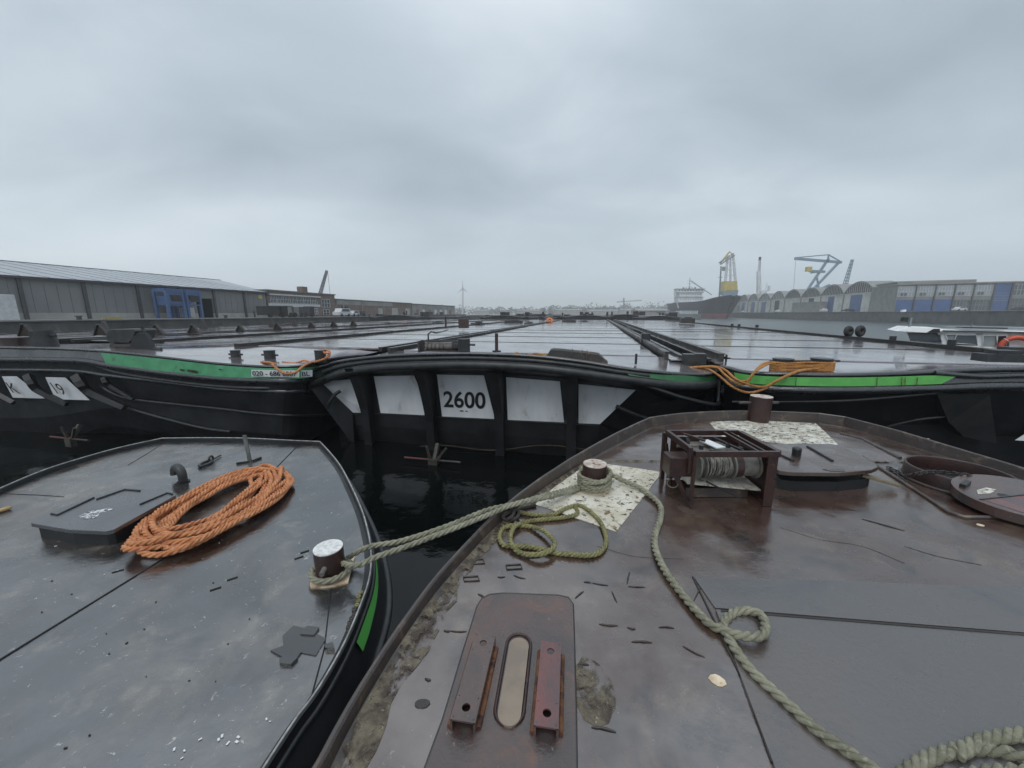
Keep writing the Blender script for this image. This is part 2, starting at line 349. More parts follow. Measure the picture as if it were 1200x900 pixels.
# ------------------------------------------------------------------ foreground right barge
ZR = 1.7
def on(px, py, z=ZR): return G(px, py, z)
def make_barge_right():
    t = thing('barge', 'brown steel work barge filling the lower right with a winch on its wet deck', 'barge', (2.5, 2.0, 0))
    edge_px = [(300,1010),(370,900),(400,845),(430,793),(480,718),(530,655),(590,594),(650,549),(700,519),(740,499),(762,489),(800,484),(850,481.5),(900,481.5),(960,484),(990,488),(1040,501),(1080,512),(1140,530),(1200,548),(1300,580),(1500,640)]
    def rh(y): return .075+.085*min(max((y-1.8)/3.0, 0), 1)
    E = [on(x, y, ZR+.10) for x, y in edge_px]; E = [on(x, y, ZR+rh(p.y)) for (x, y), p in zip(edge_px, E)]; E = [Vector((p.x, p.y, ZR)) for p in E]
    # deck
    outline = E + [Vector((9.5, -3, ZR)), Vector((-1.6, -3, ZR))]
    mb = MB(); mb.add(outline, [tuple(range(len(outline)-1, -1, -1))]); mk(mb, 'deck', M_deckR, t)
    # rim: an upstanding flat bar round the edge
    Es = spline(E[:11], 60) + spline(E[10:15], 24)[1:] + spline(E[15:], 30)
    C = Vector((2.5, 1, ZR)); prof = []
    rings = []
    for i, p in enumerate(Es):
        tt = (Es[min(i+1, len(Es)-1)]-Es[max(i-1, 0)]); tt.z = 0; tt.normalize(); n = Vector((tt.y, -tt.x, 0))  # inward
        w = noise.noise(p*3)*.006
        q = p + n*w
        h_ = rh(p.y); rings.append([q+Vector((0,0,-.10))-n*.02, q+Vector((0,0,h_-.01))-n*.02, q+Vector((0,0,h_))-n*.012, q+Vector((0,0,h_))+n*.002, q+Vector((0,0,h_-.01))+n*.010, q+n*.02+Vector((0,0,.012)), q+n*.055+Vector((0,0,.002)), q+n*.055+Vector((0,0,-.1))])
    mb = MB(); mb.rings(rings, cap=False, smooth=False); mk(mb, 'rim', M_rimR, t)
    # hull side with flare
    def inset(d, z):
        out = []
        for i, p in enumerate(Es):
            tt = (Es[min(i+1, len(Es)-1)]-Es[max(i-1, 0)]); tt.z = 0; tt.normalize(); n = Vector((tt.y, -tt.x, 0))
            out.append(Vector((p.x, p.y, z))+n*d)
        return out
    mb = MB(); mb.loft([inset(0, ZR-.08), inset(.03, ZR-.35), inset(.06, ZR-.5), inset(.4, .2), inset(.9, -1.1)], True); mk(mb, 'hull', M_black, t)
    rb = MB(); rb.tube(inset(-.03, ZR-.28), .05, 8); mk(rb, 'rubbing_strake', M_rimR, t)
    # dried dirt lying along the inside of the rim
    rr = random.Random(3); strip_o = []; strip_i = []
    seg = [p for p in Es if p.y < 4.2][0:48]
    for i, p in enumerate(seg):
        tt = (Es[min(i+1, len(Es)-1)]-Es[max(i-1, 0)]); tt.z = 0; tt.normalize(); n = Vector((tt.y, -tt.x, 0))
        w = (.13 if p.y < 2.1 else .09 if p.y < 2.8 else .05)*(.8+.5*noise.noise(p*6))
        if p.y < 0.8: w += .05
        strip_o.append(p+n*.03+Vector((0,0,.02))); strip_i.append(p+n*(.045+max(w, .01))+Vector((0,0,.003)))
    mb = MB(); mb.loft([strip_o, strip_i], True); mk(mb, 'dirt_strip', M_dirt, t)
    # doubler plates of the lower right
    pl = MB(); pl.prism([on(813,676,ZR+.008), on(1000,681,ZR+.008), on(1200,690,ZR+.008), on(1400,700,ZR+.008), on(1430,752,ZR+.008), on(1200,741,ZR+.008), on(985,724,ZR+.008), on(838,712,ZR+.008)], .008)
    mk(pl, 'deck_plate', M_plateR, t, label='long narrow greyish doubler plate')
    pl = MB(); pl.prism([on(839,714,ZR+.016), on(985,726,ZR+.016), on(1200,743,ZR+.016), on(1430,754,ZR+.016), on(1800,1100,ZR+.016), on(950,1010,ZR+.016)], .015)
    mk(pl, 'deck_plate', M_plateR, t, label='wide greyish doubler plate')
    sm = MB(); sm.tube([on(x, y, ZR+.016) for x, y in ((845,716),(985,727),(1200,744),(1400,756))], .0065, 6); mk(sm, 'weld_seam', M_coam, t)
    sm = MB(); sm.tube([on(x, y, ZR+.004) for x, y in ((812,676),(840,733),(872,800),(905,893))], .006, 6); mk(sm, 'weld_seam', M_coam, t)
    # seam lines and the old weld edge on the far right
    sm = MB(); sm.tube([on(x, y, ZR+.01) for x, y in ((1010,535),(1060,566),(1112,600),(1130,606),(1170,606),(1230,610))], .017, 6); mk(sm, 'weld_seam', M_rimR, t)
    sm = MB(); sm.tube([on(x, y, ZR+.002) for x, y in ((985,508),(1010,514),(1055,537))], .022, 6); mk(sm, 'weld_seam', M_rimR, t)
    sm = MB(); sm.tube([on(x, y, ZR+.002) for x, y in ((960,497),(1020,506),(1100,530),(1190,560),(1300,600))], .012, 6); mk(sm, 'weld_seam', M_rimR, t)
    # big hatch plate lower centre
    pts = [(497,905),(520,842),(545,758),(560,710),(565,702),(574,697.5),(590,696),(655,698.5),(666,701),(671,708),(672,740),(674,830),(675,905),(640,1060),(455,1060)]
    pl = MB(); pl.prism([on(x, y, ZR+.013) for x, y in pts], .012); hp = mk(pl, 'access_plate', M_greyprime, t)
    sm = MB(); sm.tube([on(x, y, ZR+.006) for x, y in pts[:-2]], .008, 6); mk(sm, 'bolt_rim', M_coam, hp)
    # recess round the slot and the flat bar in it
    def stadium(a, b, r, z, n=10):
        a = Vector((a.x, a.y, z)); b = Vector((b.x, b.y, z)); d = (b-a).normalized(); x = Vector((d.y, -d.x, 0)); o = []
        for k in range(n+1):
            th = math.pi*k/n; o.append(a + x*math.cos(th)*r - d*math.sin(th)*r)
        for k in range(n+1):
            th = math.pi*k/n; o.append(b - x*math.cos(th)*r + d*math.sin(th)*r)
        return o
    a = on(608, 758); b = on(597, 836)
    mb = MB(); st = stadium(a, b, .062, ZR+.016); mb.tube(st+[st[0]], .008, 6); mk(mb, 'weld_ring', M_rust, hp)
    mb = MB(); mb.prism(stadium(a+Vector((0,-.02,0)), b+Vector((0,-.02,0)), .050, ZR+.026), .02); mk(mb, 'flat_bar', M_tan, t)
    # two channel brackets with holes
    def bracket(top, bot, w, h, mt, lab):
        top = Vector(top); bot = Vector(bot); d = (bot-top); d.z = 0; L = d.length; d.normalize(); x = Vector((-d.y, d.x, 0))
        bm = bmesh.new(); th = .008
        # top plate with two round holes, built as grid of rings
        def P(u, v, z): return top + d*u + x*v + Vector((0,0,z-ZR if False else 0)) + Vector((0,0,z))
        mb = MB(); n = 20; hr = .018
        zt = h; hw = w/2; holes = [.055, L-.055]
        def sq(cu, s, k, z):
            th_ = 2*math.pi*k/n; c, s_ = math.cos(th_), math.sin(th_); m_ = max(abs(c), abs(s_)); return P(cu+c/m_*s, s_/m_*hw, z)
        for cu in holes:
            for z in (zt, zt-th):
                ri = [P(cu+math.cos(2*math.pi*k/n)*hr, math.sin(2*math.pi*k/n)*hr, z) for k in range(n)]
                ro = [sq(cu, .045, k, z) for k in range(n)]
                mb.rings([ri, ro] if z == zt else [ro, ri], cap=False, smooth=False)
            mb.rings([[P(cu+math.cos(2*math.pi*k/n)*hr, math.sin(2*math.pi*k/n)*hr, z) for k in range(n)] for z in (zt-th, zt)], cap=False, smooth=False)
        def slab(u0, u1, v0, v1, z0, z1):
            vs = [P(u, v, z) for z in (z0, z1) for u, v in ((u0,v0),(u1,v0),(u1,v1),(u0,v1))]
            mb.add(vs, [(0,3,2,1),(4,5,6,7),(0,1,5,4),(1,2,6,5),(2,3,7,6),(3,0,4,7)])
        slab(0, holes[0]-.045, -hw, hw, zt-th, zt); slab(holes[0]+.045, holes[1]-.045, -hw, hw, zt-th, zt); slab(holes[1]+.045, L, -hw, hw, zt-th, zt)
        slab(0, L, -hw-.001, -hw+th, .012, zt-.0005); slab(0, L, hw-th, hw+.001, .012, zt-.0005)
        br = mk(mb, 'channel_bracket', mt, t, label=lab)
        cl = MB(); 
        vs = []
        cl.tube([P(L*.03, -hw-.006, .018), P(L*.98, -hw-.006, .018)], .012, 6); mk(cl, 'rust_bead', M_orangerust, br)
        c2 = MB(); c2.box(P(L-.05, 0, h*.35), (w*.75, .03, h*.5), math.atan2(x.y, x.x)); mk(c2, 'rusty_core', M_rust, br)
        c3 = MB(); c3.tube([P(L*.05, hw+.008, .016), P(L*.95, hw+.008, .016)], .012, 6); mk(c3, 'rust_bead', M_orangerust, br)
        return br
    z = ZR+.07
    def g3(px, py): p = G(px, py, z); return Vector((p.x, p.y, ZR))
    bracket(g3(569,743), g3(542,845), .105, .07, M_greyprime, 'brownish grey channel bracket')
    bracket(g3(646,752), g3(640,852), .098, .07, M_rustpink, 'pinkish red channel bracket')
    # white painted patches
    pm = MB(); pm.prism([on(627,591,ZR+.004), on(655,566,ZR+.004), on(692,541,ZR+.004), on(735,547,ZR+.004), on(776,553,ZR+.004), on(748,590,ZR+.004), on(722,623,ZR+.004), on(690,612,ZR+.004), on(655,600,ZR+.004)], .004)
    mk(pm, 'paint_patch', M_flake2, t)
    pm = MB(); pm.prism([on(824,486.5,ZR+.004), on(880,485.5,ZR+.004), on(946,487.5,ZR+.004), on(966,505,ZR+.004), on(982,521,ZR+.004), on(920,520,ZR+.004), on(846,512,ZR+.004)], .004)
    mk(pm, 'paint_patch', M_flake, t)
    pm = MB(); pm.prism([on(1192,566,ZR+.003), on(1215,556,ZR+.003), on(1225,572,ZR+.003), on(1208,578,ZR+.003)], .003); mk(pm, 'paint_patch', M_cream, t)
    # round spots of old paint
    for (x, y, rad) in ((570,641,.026), (841,797,.035), (1149,615,.022), (1088,514,.012), (1180,549,.012)):
        c = on(x, y, ZR+.003); mb = MB(); mb.prism([c+Vector((math.cos(k*.7)*rad*(1+.2*math.sin(k*5)), math.sin(k*.7)*rad*.9, 0)) for k in range(9)], .003); mk(mb, 'paint_spot', M_cream, t)
    # sandy deposit beside the bracket plate
    c = on(694, 808); mb = MB(); rows = []
    for j in range(6):
        rr_ = j/5; rows.append([c+Vector((math.cos(2*math.pi*k/22)*.10*rr_*(1+.22*noise.noise(Vector((k*.8,3,0)))), math.sin(2*math.pi*k/22)*.16*rr_*(1+.25*noise.noise(Vector((k*.6,8,1)))), .008*(1-rr_*rr_)+.001)) for k in range(22)])
    mb.rings(rows, cap=False); mk(mb, 'dirt_patch', M_dirt, t)
    # weld scars left on the deck
    scars = [((612,654),(634,653)),((583,676),(592,676)),((602,674),(616,678)),((702,731),(724,733)),((735,735),(745,737)),((772,735),(790,736)),((684,682),(693,683)),((694,683),(713,686)),((736,687),(756,688)),((738,670),(735,684)),((520,739),(527,740)),((527,739),(547,740)),((770,612),(776,613)),((717,693),(723,706)),((498,795),(505,797)),((690,779),(676,779)),((693,852),(722,858)),((575,830),(578,838)),((800,757),(826,770)),((560,696),(568,700)),((674,701),(684,693)),((808,560),(815,562)),((1010,608),(1060,622)),((1130,690),(1170,704)),((740,752),(764,753)),((828,676),(812,706))]
    for (a, b) in scars:
        mb = MB(); k_ = rnd.uniform(.7, 1.3); mb.tube(spline([on(*a, ZR+.002), (on(*a, ZR+.003)+on(*b, ZR+.003))/2+Vector((rnd.uniform(-.004,.004), rnd.uniform(-.006,.006), .001)), on(*b, ZR+.002)], 6), [.002*k_,.0045*k_,.0035*k_,.005*k_,.004*k_,.002*k_], 6); mk(mb, 'weld_scar', M_coam, t)
    for (x, y) in ((558,658),(552,678),(602,664)):       # little square weld loops
        mb = MB(); p = [on(x-9, y-2, ZR+.004), on(x+8, y-3, ZR+.004), on(x+10, y+2, ZR+.004), on(x-8, y+3, ZR+.004)]; mb.tube(p+[p[0]], .0045, 6); mk(mb, 'weld_loop', M_coam, t)
    for pts_, r_ in ((((300,905),(420,800),(560,690)), .0), (((700,640),(745,652),(800,655)), .003), (((915,618),(960,632),(1010,640),(1060,660)), .003), (((1060,640),(1100,652),(1150,662)), .004)):
        if r_: mb = MB(); mb.tube(spline([on(x, y, ZR+.001) for x, y in pts_], 24), [r_*(.5+.5*abs(math.sin(i*.9))) for i in range(24)], 5); mk(mb, 'weld_scar', M_rimR, t)
    # oval pad
    c = on(495, 824, ZR+.004); mb = MB(); mb.prism([c+Vector((math.cos(k*.6)*.035, math.sin(k*.6)*.02, 0)) for k in range(10)], .004); mk(mb, 'pad_plate', M_coam, t)
    # bollards
    def bollard(px, pyb, r, h, mside, mtop, lean=(0,0), pin=None, nm='bollard', lab=None, z0=ZR):
        c = G(px, pyb, z0); top = c+Vector((lean[0], lean[1], h)); mb = MB(); mb.cyl(c-Vector((0,0,.01)), top, r, 32); b = mk(mb, nm, mside, t, label=lab, bevel=.004)
        mb = MB(); mb.cyl(top+Vector((0,0,.0005)), top+Vector((0,0,.008)), r*.985, 32); mk(mb, 'top_plate', mtop, b)
        return b, c, top
    b, c, tp = bollard(887.5, 493, .158, .40, M_rust, M_boltop, (.02, 0), lab='brown bollard on the farther white patch')
    mb = MB(); mb.cyl(c+Vector((-.33,0,.30)), c+Vector((.30,0,.30)), .02, 10); mk(mb, 'cross_pin', M_rimR, b)
    b, c, tp = bollard(696, 573, .115, .26, M_rust, M_boltop, (0, 0), lab='rusty bollard wrapped in rope')
    mb = MB(); mb.cyl(c, c+Vector((0,0,.03)), .145, 28, .125); mk(mb, 'foot_ring', M_cream, b)
    # square hatch on a coaming, lid propped open (px on its own level)
    zl = ZR+.215
    pts = [(905,524),(930,522.5),(975,523),(990,527),(1012,538),(1027,547),(1029,550),(1022,553),(985,556.5),(930,556),(912,554),(904,546),(899,534)]
    lid = [G(x, y-3, zl) for x, y in pts]
    mb = MB(); mb.prism([p for p in lid], .045); hl = mk(mb, 'hatch_lid', M_patchL if False else M_deckR, t, bevel=.008)
    cc = sum(lid, Vector())/len(lid)
    mb = MB(); co = [cc+(p-cc)*.90 for p in lid]; mb.prism([Vector((p.x, p.y, ZR+.10)) for p in co], .10); mk(mb, 'hatch_coaming', M_black, t)
    for pa, pb in (((946,523),(976,540)), ((908,530),(930,540))):
        mb = MB(); mb.bar(G(pa[0], pa[1], zl+.006), G(pb[0], pb[1], zl+.006), .02, .016); mk(mb, 'rib', M_black, hl)
    mb = MB(); q = G(976,550,zl); mb.prism([q+Vector((-.10,0,.004)), q+Vector((.10,0,.004)), q+Vector((.08,-.05,.004)), q+Vector((-.06,-.05,.004))], .02); mk(mb, 'lifting_tab', M_rimR, hl)
    kq = G(933, 534, zl); mb = MB(); mb.cyl(kq, kq+Vector((0,0,.075)), .042, 16); mb.cyl(kq+Vector((0,0,.075)), kq+Vector((0,0,.09)), .046, 16, .036); mk(mb, 'knob', M_black, hl)
    # round manhole coaming
    cm = G(1119, 566, ZR); mb = MB(); rO, rI, h = .385, .365, .15; n = 48
    pr = [(rO, 0), (rO, h-.01), (rO-.005, h), (rI+.003, h), (rI, h-.01), (rI, -.0)]
    rings = [[cm+Vector((math.cos(2*math.pi*k/n)*r_, math.sin(2*math.pi*k/n)*r_, z_)) for k in range(n)] for r_, z_ in pr]
    mb.rings(rings, cap=False); mk(mb, 'manhole_coaming', M_rust, t)
    mb = MB(); mb.torus(cm+Vector((0,0,.01)), (0,0,1), rO+.01, .016, 40, 6); mk(mb, 'weld_ring', M_rimR, t)
    mb = MB(); mb.cyl(cm+Vector((0,0,.001)), cm+Vector((0,0,.006)), rI-.002, 40); mk(mb, 'manhole_opening', M_letter, t)
    # mossy lump of tyre rope at rim, small cleat
    return t, cm
BR, CM = make_barge_right()

def make_winch():
    p0 = G(804, 594, ZR); p1 = G(907.5, 595, ZR)
    yf = 3.10; x0 = Y(812, 560, yf).x; x1 = Y(910, 560, yf).x; D = .60; H = .50; z0 = ZR
    t = thing('winch', 'rust red winch in an open angle iron box, wound with grey steel cable', 'winch', ((x0+x1)/2, yf+D/2, z0))
    w = .035
    def fr(nm, a, b, ww=w, hh=w, m=M_rust):
        mb = MB(); mb.bar(a, b, ww, hh); return mk(mb, nm, m, t)
    yb = yf+D; zt = z0+H
    for y in (yf, yb): fr('frame_rail', (x0, y, zt), (x1, y, zt), .03, .05)
    for x in (x0, x1): fr('frame_rail', (x, yf+.016, zt+.002), (x, yb-.016, zt+.002), .045, .045)
    fr('frame_rail', (x1-.17, yf+.02, zt+.004), (x1-.17, yb-.02, zt+.004), .02, .03); fr('frame_rail', (x1-.10, yf+.02, zt-.002), (x1-.10, yb-.02, zt-.002), .015, .03)
    # legs: the right one a wide plate, the left ones slim
    fr('leg', (x0, yf, z0), (x0, yf, zt-.02), .03, .02); fr('leg', (x0-.02, yb, z0), (x0-.02, yb, zt), .04, .04)
    mb = MB(); mb.box((x1-.045, yf+.01, z0+H/2-.01), (.085, .012, H-.03)); mk(mb, 'leg', M_rust, t)
    mb = MB(); mb.box((x1-.002, yf+D/2, z0+H/2-.015), (.014, D-.04, H-.035)); mk(mb, 'side_plate', M_rust, t)
    fr('leg', (x0-.10, yf+.1, z0+.26), (x0-.005, yf-.02, z0), .012, .03); fr('brace', (x0-.10, yf+.30, z0+.30), (x0+.0, yf+.02, z0+.0), .012, .03)
    fr('brace', (x0-.02, yb-.05, z0+.40), (x0+.02, yb-.15, z0), .03, .012)
    # left stub box
    mb = MB(); xs = x0-.22; 
    mb.box(((xs+x0)/2+.02, yf+.13, zt-.145), (.20, .17, .18)); mk(mb, 'stub_box', M_rust, t, bevel=.006)
    fr('brace', (x0-.03, yf+.03, zt-.19), (x0-.03, yf+.03, zt+.05), .03, .04)
    fr('brace', (x0-.02, yf+.05, zt+.03), (x0-.05, yb-.1, zt+.045), .02, .03)
    # floor tray and crusted bottom plate
    mb = MB(); mb.prism([Vector((x0+.02, yf+.13, z0+.17)), Vector((x1-.03, yf+.13, z0+.10)), Vector((x1-.03, yb-.03, z0+.13)), Vector((x0+.02, yb-.03, z0+.19))], .012); mk(mb, 'tray', M_salt, t)
    mb = MB(); mb.box(((x0+x1)/2, yb-.02, z0+.12), (x1-x0-.04, .012, .22)); mk(mb, 'back_plate', M_tan, t)
    mb = MB(); mb.box(((x0+x1)/2, yb-.045, z0+.36), (x1-x0-.05, .010, .22)); mk(mb, 'back_plate', M_rust, t)
    mb = MB(); mb.box(((x0+x1)/2-.04, yf+.18, z0+.05), (x1-x0-.16, .012, .09)); mk(mb, 'skirt_plate', M_rimR, t)
    mb = MB(); mb.bar((x0+.15, yf+.05, z0+.22), (x1-.28, yf+.02, z0+.07), .025, .012); mk(mb, 'brace', M_black, t)
    # drum with flanges
    yc = yf+.19; zc = z0+.325
    dr = MB(); dr.cyl((x0+.13, yc, zc), (x1-.06, yc, zc), .07, 28); drum = mk(dr, 'drum', M_drum, t)
    for fx, r_, th in ((x0+.10, .135, .012), (x0+.16, .125, .012), (x0+.415, .13, .014), (x1-.095, .125, .014)):
        mb = MB(); mb.cyl((fx, yc, zc), (fx+th, yc, zc), r_, 36); mk(mb, 'flange', M_drum, drum)
    mb = MB(); mb.cyl((x0+.43, yc, zc), (x0+.50, yc, zc), .118, 32); mk(mb, 'brake_band', M_rust, drum)
    mb = MB(); mb.cyl((x0+.505, yc, zc), (x1-.10, yc, zc), .105, 32); mk(mb, 'brake_drum', M_drum, drum)
    # cable windings: two crossing helices
    cb = MB(); rr = random.Random(5)
    for layer in range(6):
        path = []; turns = (10, 8, 6, 5, 4, 3)[layer]; xa, xb = x0+.18, x0+.405; ph = rr.random()*6
        for k in range(turns*18+1):
            u = k/(turns*18); ang = 2*math.pi*turns*u+ph; xx = xa+(xb-xa)*(u if layer % 2 == 0 else 1-u) + .012*math.sin(u*23+layer*2)
            xx = min(max(xx, xa), xb); r_ = .084+layer*.006+.004*math.sin(u*31+layer)
            path.append((xx, yc+math.cos(ang)*r_, zc+math.sin(ang)*r_))
        cb.tube(path, .0052, 5)
    mk(cb, 'cable', M_cable, t)
    # gear bits seen through the open top
    mb = MB(); mb.cyl((x0+.02, yf+.40, zt-.07), (x1-.2, yf+.40, zt-.07), .018, 12); mk(mb, 'shaft', M_drum, t)
    mb = MB(); mb.box((x0+.33, yf+.34, zt-.03), (.10, .22, .010), .25); mk(mb, 'label_plate', M_signw, t)
    mb = MB(); mb.cyl((x0+.12, yf+.46, zt-.05), (x0+.15, yf+.46, zt-.05), .05, 18); mk(mb, 'gear', M_black, t)
    mb = MB(); mb.bar((x0+.12, yf+.50, zt+.02), (x0+.26, yf+.34, zt-.0), .018, .018); mk(mb, 'lever', M_rust, t)
    mb = MB(); mb.bar((x0+.42, yf+.50, zt-.02), (x0+.50, yf+.12, zt-.02), .02, .02); mk(mb, 'lever', M_black, t)
    for xx, yy in ((.22,.14),(.46,.30),(.52,.20),(.40,.12),(.30,.50),(.18,.25)):
        mb = MB(); mb.cyl((x0+xx, yf+yy, zt-.05), (x0+xx, yf+yy, zt-.01), .02, 10); mk(mb, 'bolt', M_blackmat, t)
    mb = MB(); mb.box((x0+.32, yf+.38, zt-.085), (.5, .36, .012)); mk(mb, 'gear_cover', M_drum, t)
    mb = MB(); c = Vector((x0-.12, yf+.12, z0+.17)); mb.torus(c, (.4, 1, .1), .045, .004, 14, 5, 0, 4.4); mk(mb, 'wire_loop', M_cable, t)
    return t
make_winch()

# loose manhole cover leaning on its coaming
def make_cover():
    c = G(1196, 585, ZR+.12); c = Vector((c.x, c.y, ZR+.125)); rot = Matrix.Rotation(R(-4), 3, 'Y') @ Matrix.Rotation(R(3), 3, 'X')
    t = thing('manhole_cover', 'loose round steel manhole cover leaning off its coaming at the right edge, paint worn white', 'manhole cover', c)
    def P(x, y, z): return c + rot @ Vector((x, y, z))
    r_ = .40; n = 56; pr = [(0.001, .03), (r_*.97, .03), (r_, .022), (r_, -.06), (r_-.012, -.06), (r_-.012, .0), (.001, .0)]
    mb = MB(); mb.rings([[P(math.cos(2*math.pi*k/n)*a, math.sin(2*math.pi*k/n)*a, z) for k in range(n)] for a, z in pr], cap=False, smooth=False); mk(mb, 'disc', M_rust if False else M_greyprime, t)
    mb = MB(); hp = P(-.12, .03, .0305); n2 = 20
    mb.rings([[P(-.13+math.cos(2*math.pi*k/n2)*q, .02+math.sin(2*math.pi*k/n2)*q*.9, .0308) for k in range(n2)] for q in (.002, .038)], cap=False); mk(mb, 'hand_hole', M_letter, t)
    mb = MB(); mb.prism([P(-.30+.3*0, .06, .0325), P(-.24, .12, .0325), P(-.12, .15, .0325), P(-.08, .11, .0325), P(-.14, .08, .0325), P(-.2, .06, .0325)], .002); mk(mb, 'paint_patch', M_flake, t)
    mb = MB(); mb.prism([P(-.36, -.03, .032), P(.36, .02, .032), P(.30, -.26, .032), P(.1, -.37, .032), P(-.12, -.35, .032), P(-.28, -.24, .032)], .0015); mk(mb, 'primer_patch', M_rustpink, t)
    mb = MB(); mb.bar(P(-.38, -.02, .034), P(.38, .03, .034), .012, .006); mk(mb, 'weld_seam', M_coam, t)
    mb = MB(); mb.bar(P(-.30, .18, .045), P(-.18, .24, .045), .04, .03); mk(mb, 'lug', M_black, t)
make_cover()
def chain(pts, label):
    P = spline(pts, 60); L = length(P); n = int(L/.042); Q = resample(P, n); t = None; mb = MB()
    for i in range(n-1):
        a, b = Q[i], Q[i+1]; d = (b-a).normalized(); c = (a+b)/2; side = d.cross(Vector((0,0,1))).normalized(); up = side.cross(d)
        ax = side if i % 2 else (up+side*.4).normalized(); o = ax.cross(d).normalized(); ring = []
        for k in range(11):
            th = 2*math.pi*k/10; ring.append(c + d*math.cos(th)*.030 + o*math.sin(th)*.016)
        mb.tube(ring, .006, 5, cap=False)
    return single(mb, 'chain', M_chain, label, 'chain')
chain([on(1040,547,ZR+.015), on(1050,552,ZR+.02), on(1062,557,ZR+.03), Vector(on(1072,556,ZR+.15)), on(1086,553,ZR+.165), on(1108,553.5,ZR+.15), on(1128,556,ZR+.18), on(1140,558,ZR+.17)], 'black chain running over the round manhole rim to its cover')
chain([on(1042,550,ZR+.012), on(1052,558,ZR+.012), on(1062,566,ZR+.012)], 'short black chain end lying loose on the deck left of the manhole')
mb = MB(); mb.bar(G(1008, 556, ZR+.13), G(1051, 568, ZR+.05), .075, .028); single(mb, 'plank', M_wood, 'short weathered plank wedged under the square hatch lid', 'plank', bevel=.004)

# ------------------------------------------------------------------ foreground left barge
ZL = 1.55
def make_barge_left():
    t = thing('barge', 'black work barge at lower left with an orange rope coil on its wet dark deck', 'barge', (-3, 2.5, 0))
    px = [(-420,760),(-150,640),(0,573),(50,552),(90,539),(140,525),(190,514),(240,513.5),(290,514),(340,516.5),(375,518),(388,532),(400,548),(414,575),(424,598),(430,618),(434,638),(435,660),(432,682),(424,706),(404,754),(372,810),(348,842),(310,900),(260,980)]
    E = [G(x, y, ZL+.05) for x, y in px]; E = [Vector((p.x, p.y, ZL)) for p in E]
    outline = E + [Vector((-2.2, -3, ZL)), Vector((-9, -3, ZL))]
    mb = MB(); mb.add(outline, [tuple(range(len(outline)-1, -1, -1))]); mk(mb, 'deck', M_deckL, t)
    Es = spline(E[:7], 40) + spline(E[6:11], 20)[1:] + spline(E[10:], 70)[1:]
    def off(d, z, pts=Es):
        out = []
        for i, p in enumerate(pts):
            tt = (pts[min(i+1, len(pts)-1)]-pts[max(i-1, 0)]); tt.z = 0; tt.normalize(); n = Vector((-tt.y, tt.x, 0)); out.append(Vector((p.x, p.y, z))+n*d)
        return out
    rings = []
    o1 = off(.012, ZL-.05); o2 = off(.012, ZL+.05); o3 = off(0, ZL+.058); o4 = off(-.012, ZL+.05); o5 = off(-.014, ZL+.004); o6 = off(-.05, ZL+.001); o7 = off(-.05, ZL-.05)
    mb = MB(); mb.rings([list(q) for q in zip(o1, o2, o3, o4, o5, o6, o7)], cap=False, smooth=False); mk(mb, 'rim', M_black, t)
    mb = MB(); mb.tube(off(0, ZL+.058), .006, 6); mk(mb, 'rim_edge', mat('worn_edge', (.42, .42, .40), (.22, .22, .21), scale=20, rough=(.3, .5)), t)
    mb = MB(); mb.loft([off(.014, ZL-.04), off(.085, ZL-.18), off(.11, ZL-.30), off(.08, ZL-.5), off(-.15, .4), off(-.5, -1.1)], True); mk(mb, 'hull', M_black, t)
    # green band on the outside, right shoulder
    n0 = 0
    sub = [i for i, p in enumerate(Es) if i > 58 and p.y > G(404,754,ZL).y and p.y < G(435, 648, ZL).y]
    def s(L): return [L[i] for i in sub]
    a = s(off(.028, ZL-.028)); b = s(off(.060, ZL-.095)); b = [a_.lerp(b_, min(1, .15+1.1*i_/len(a))) for i_, (a_, b_) in enumerate(zip(a, b))]
    mb = MB(); mb.loft([a, b], True); mk(mb, 'green_band', M_green2, t)
    mb = MB(); mb.tube(off(.105, ZL-.24), .03, 8); mk(mb, 'rubbing_strake', M_blackmat, t)
    mb = MB(); mb.tube(off(.012, ZL-.02), .016, 6); mk(mb, 'rubbing_strake', M_blackmat, t)
    # worn scraped streak on the rim in front
    # seams
    for pts, r_ in ((((-60,812),(0,773),(170,668),(240,624),(300,572),(355,516)), .0055), (((-10,578),(45,580),(75,582)), .003), (((150,545),(175,530),(200,514)), .003), (((388,690),(380,760),(366,812)), .004)):
        mb = MB(); mb.tube([G(x, y, ZL+.002) for x, y in pts], r_, 6); mk(mb, 'weld_seam', M_letter, t)
    # low hatch with a flanged lid
    zt = ZL+.145
    top = [(36,613),(44,606),(60,599),(110,581),(146,572),(165,572.5),(200,576),(206,580),(170,600),(141,616),(134,620),(124,622.5),(80,620.5)]
    T = [G(x, y, zt) for x, y in top]; cc = sum(T, Vector())/len(T)
    mb = MB(); mb.prism(T, .035); lid = mk(mb, 'hatch_lid', mat('hatch_lid_black', (.035,.036,.04), (.05,.05,.055), rough=(.15,.35), ior=2.3, bump=.3, bscale=25, bump2=.1), t, bevel=.004)
    co = [cc+(p-cc)*.92 for p in T]; mb = MB(); mb.prism([Vector((p.x, p.y, ZL+.105)) for p in co], .105); mk(mb, 'hatch_coaming', M_black, t)
    for pts in (((60,602),(67,603.5),(110,583)), ((113,585),(146,573.5),(164,575)), ((164,591),(196,577.5),(202,579))):
        mb = MB(); mb.tube([G(x, y, zt+.005) for x, y in pts], .008, 6); mk(mb, 'hinge_bar', M_black, lid)
    mb = MB(); mb.prism([G(x, y, zt+.002) for x, y in ((92,605),(105,599),(112,598),(128,595),(133,597),(118,601),(112,607),(98,608))], .0015); mk(mb, 'paint_remnant', mat('chalk_marks', (.7,.7,.7), (.5,.5,.5), (.05,.05,.055), s3=40, thr3=(.48,.52), rough=(.4,.6)), lid)
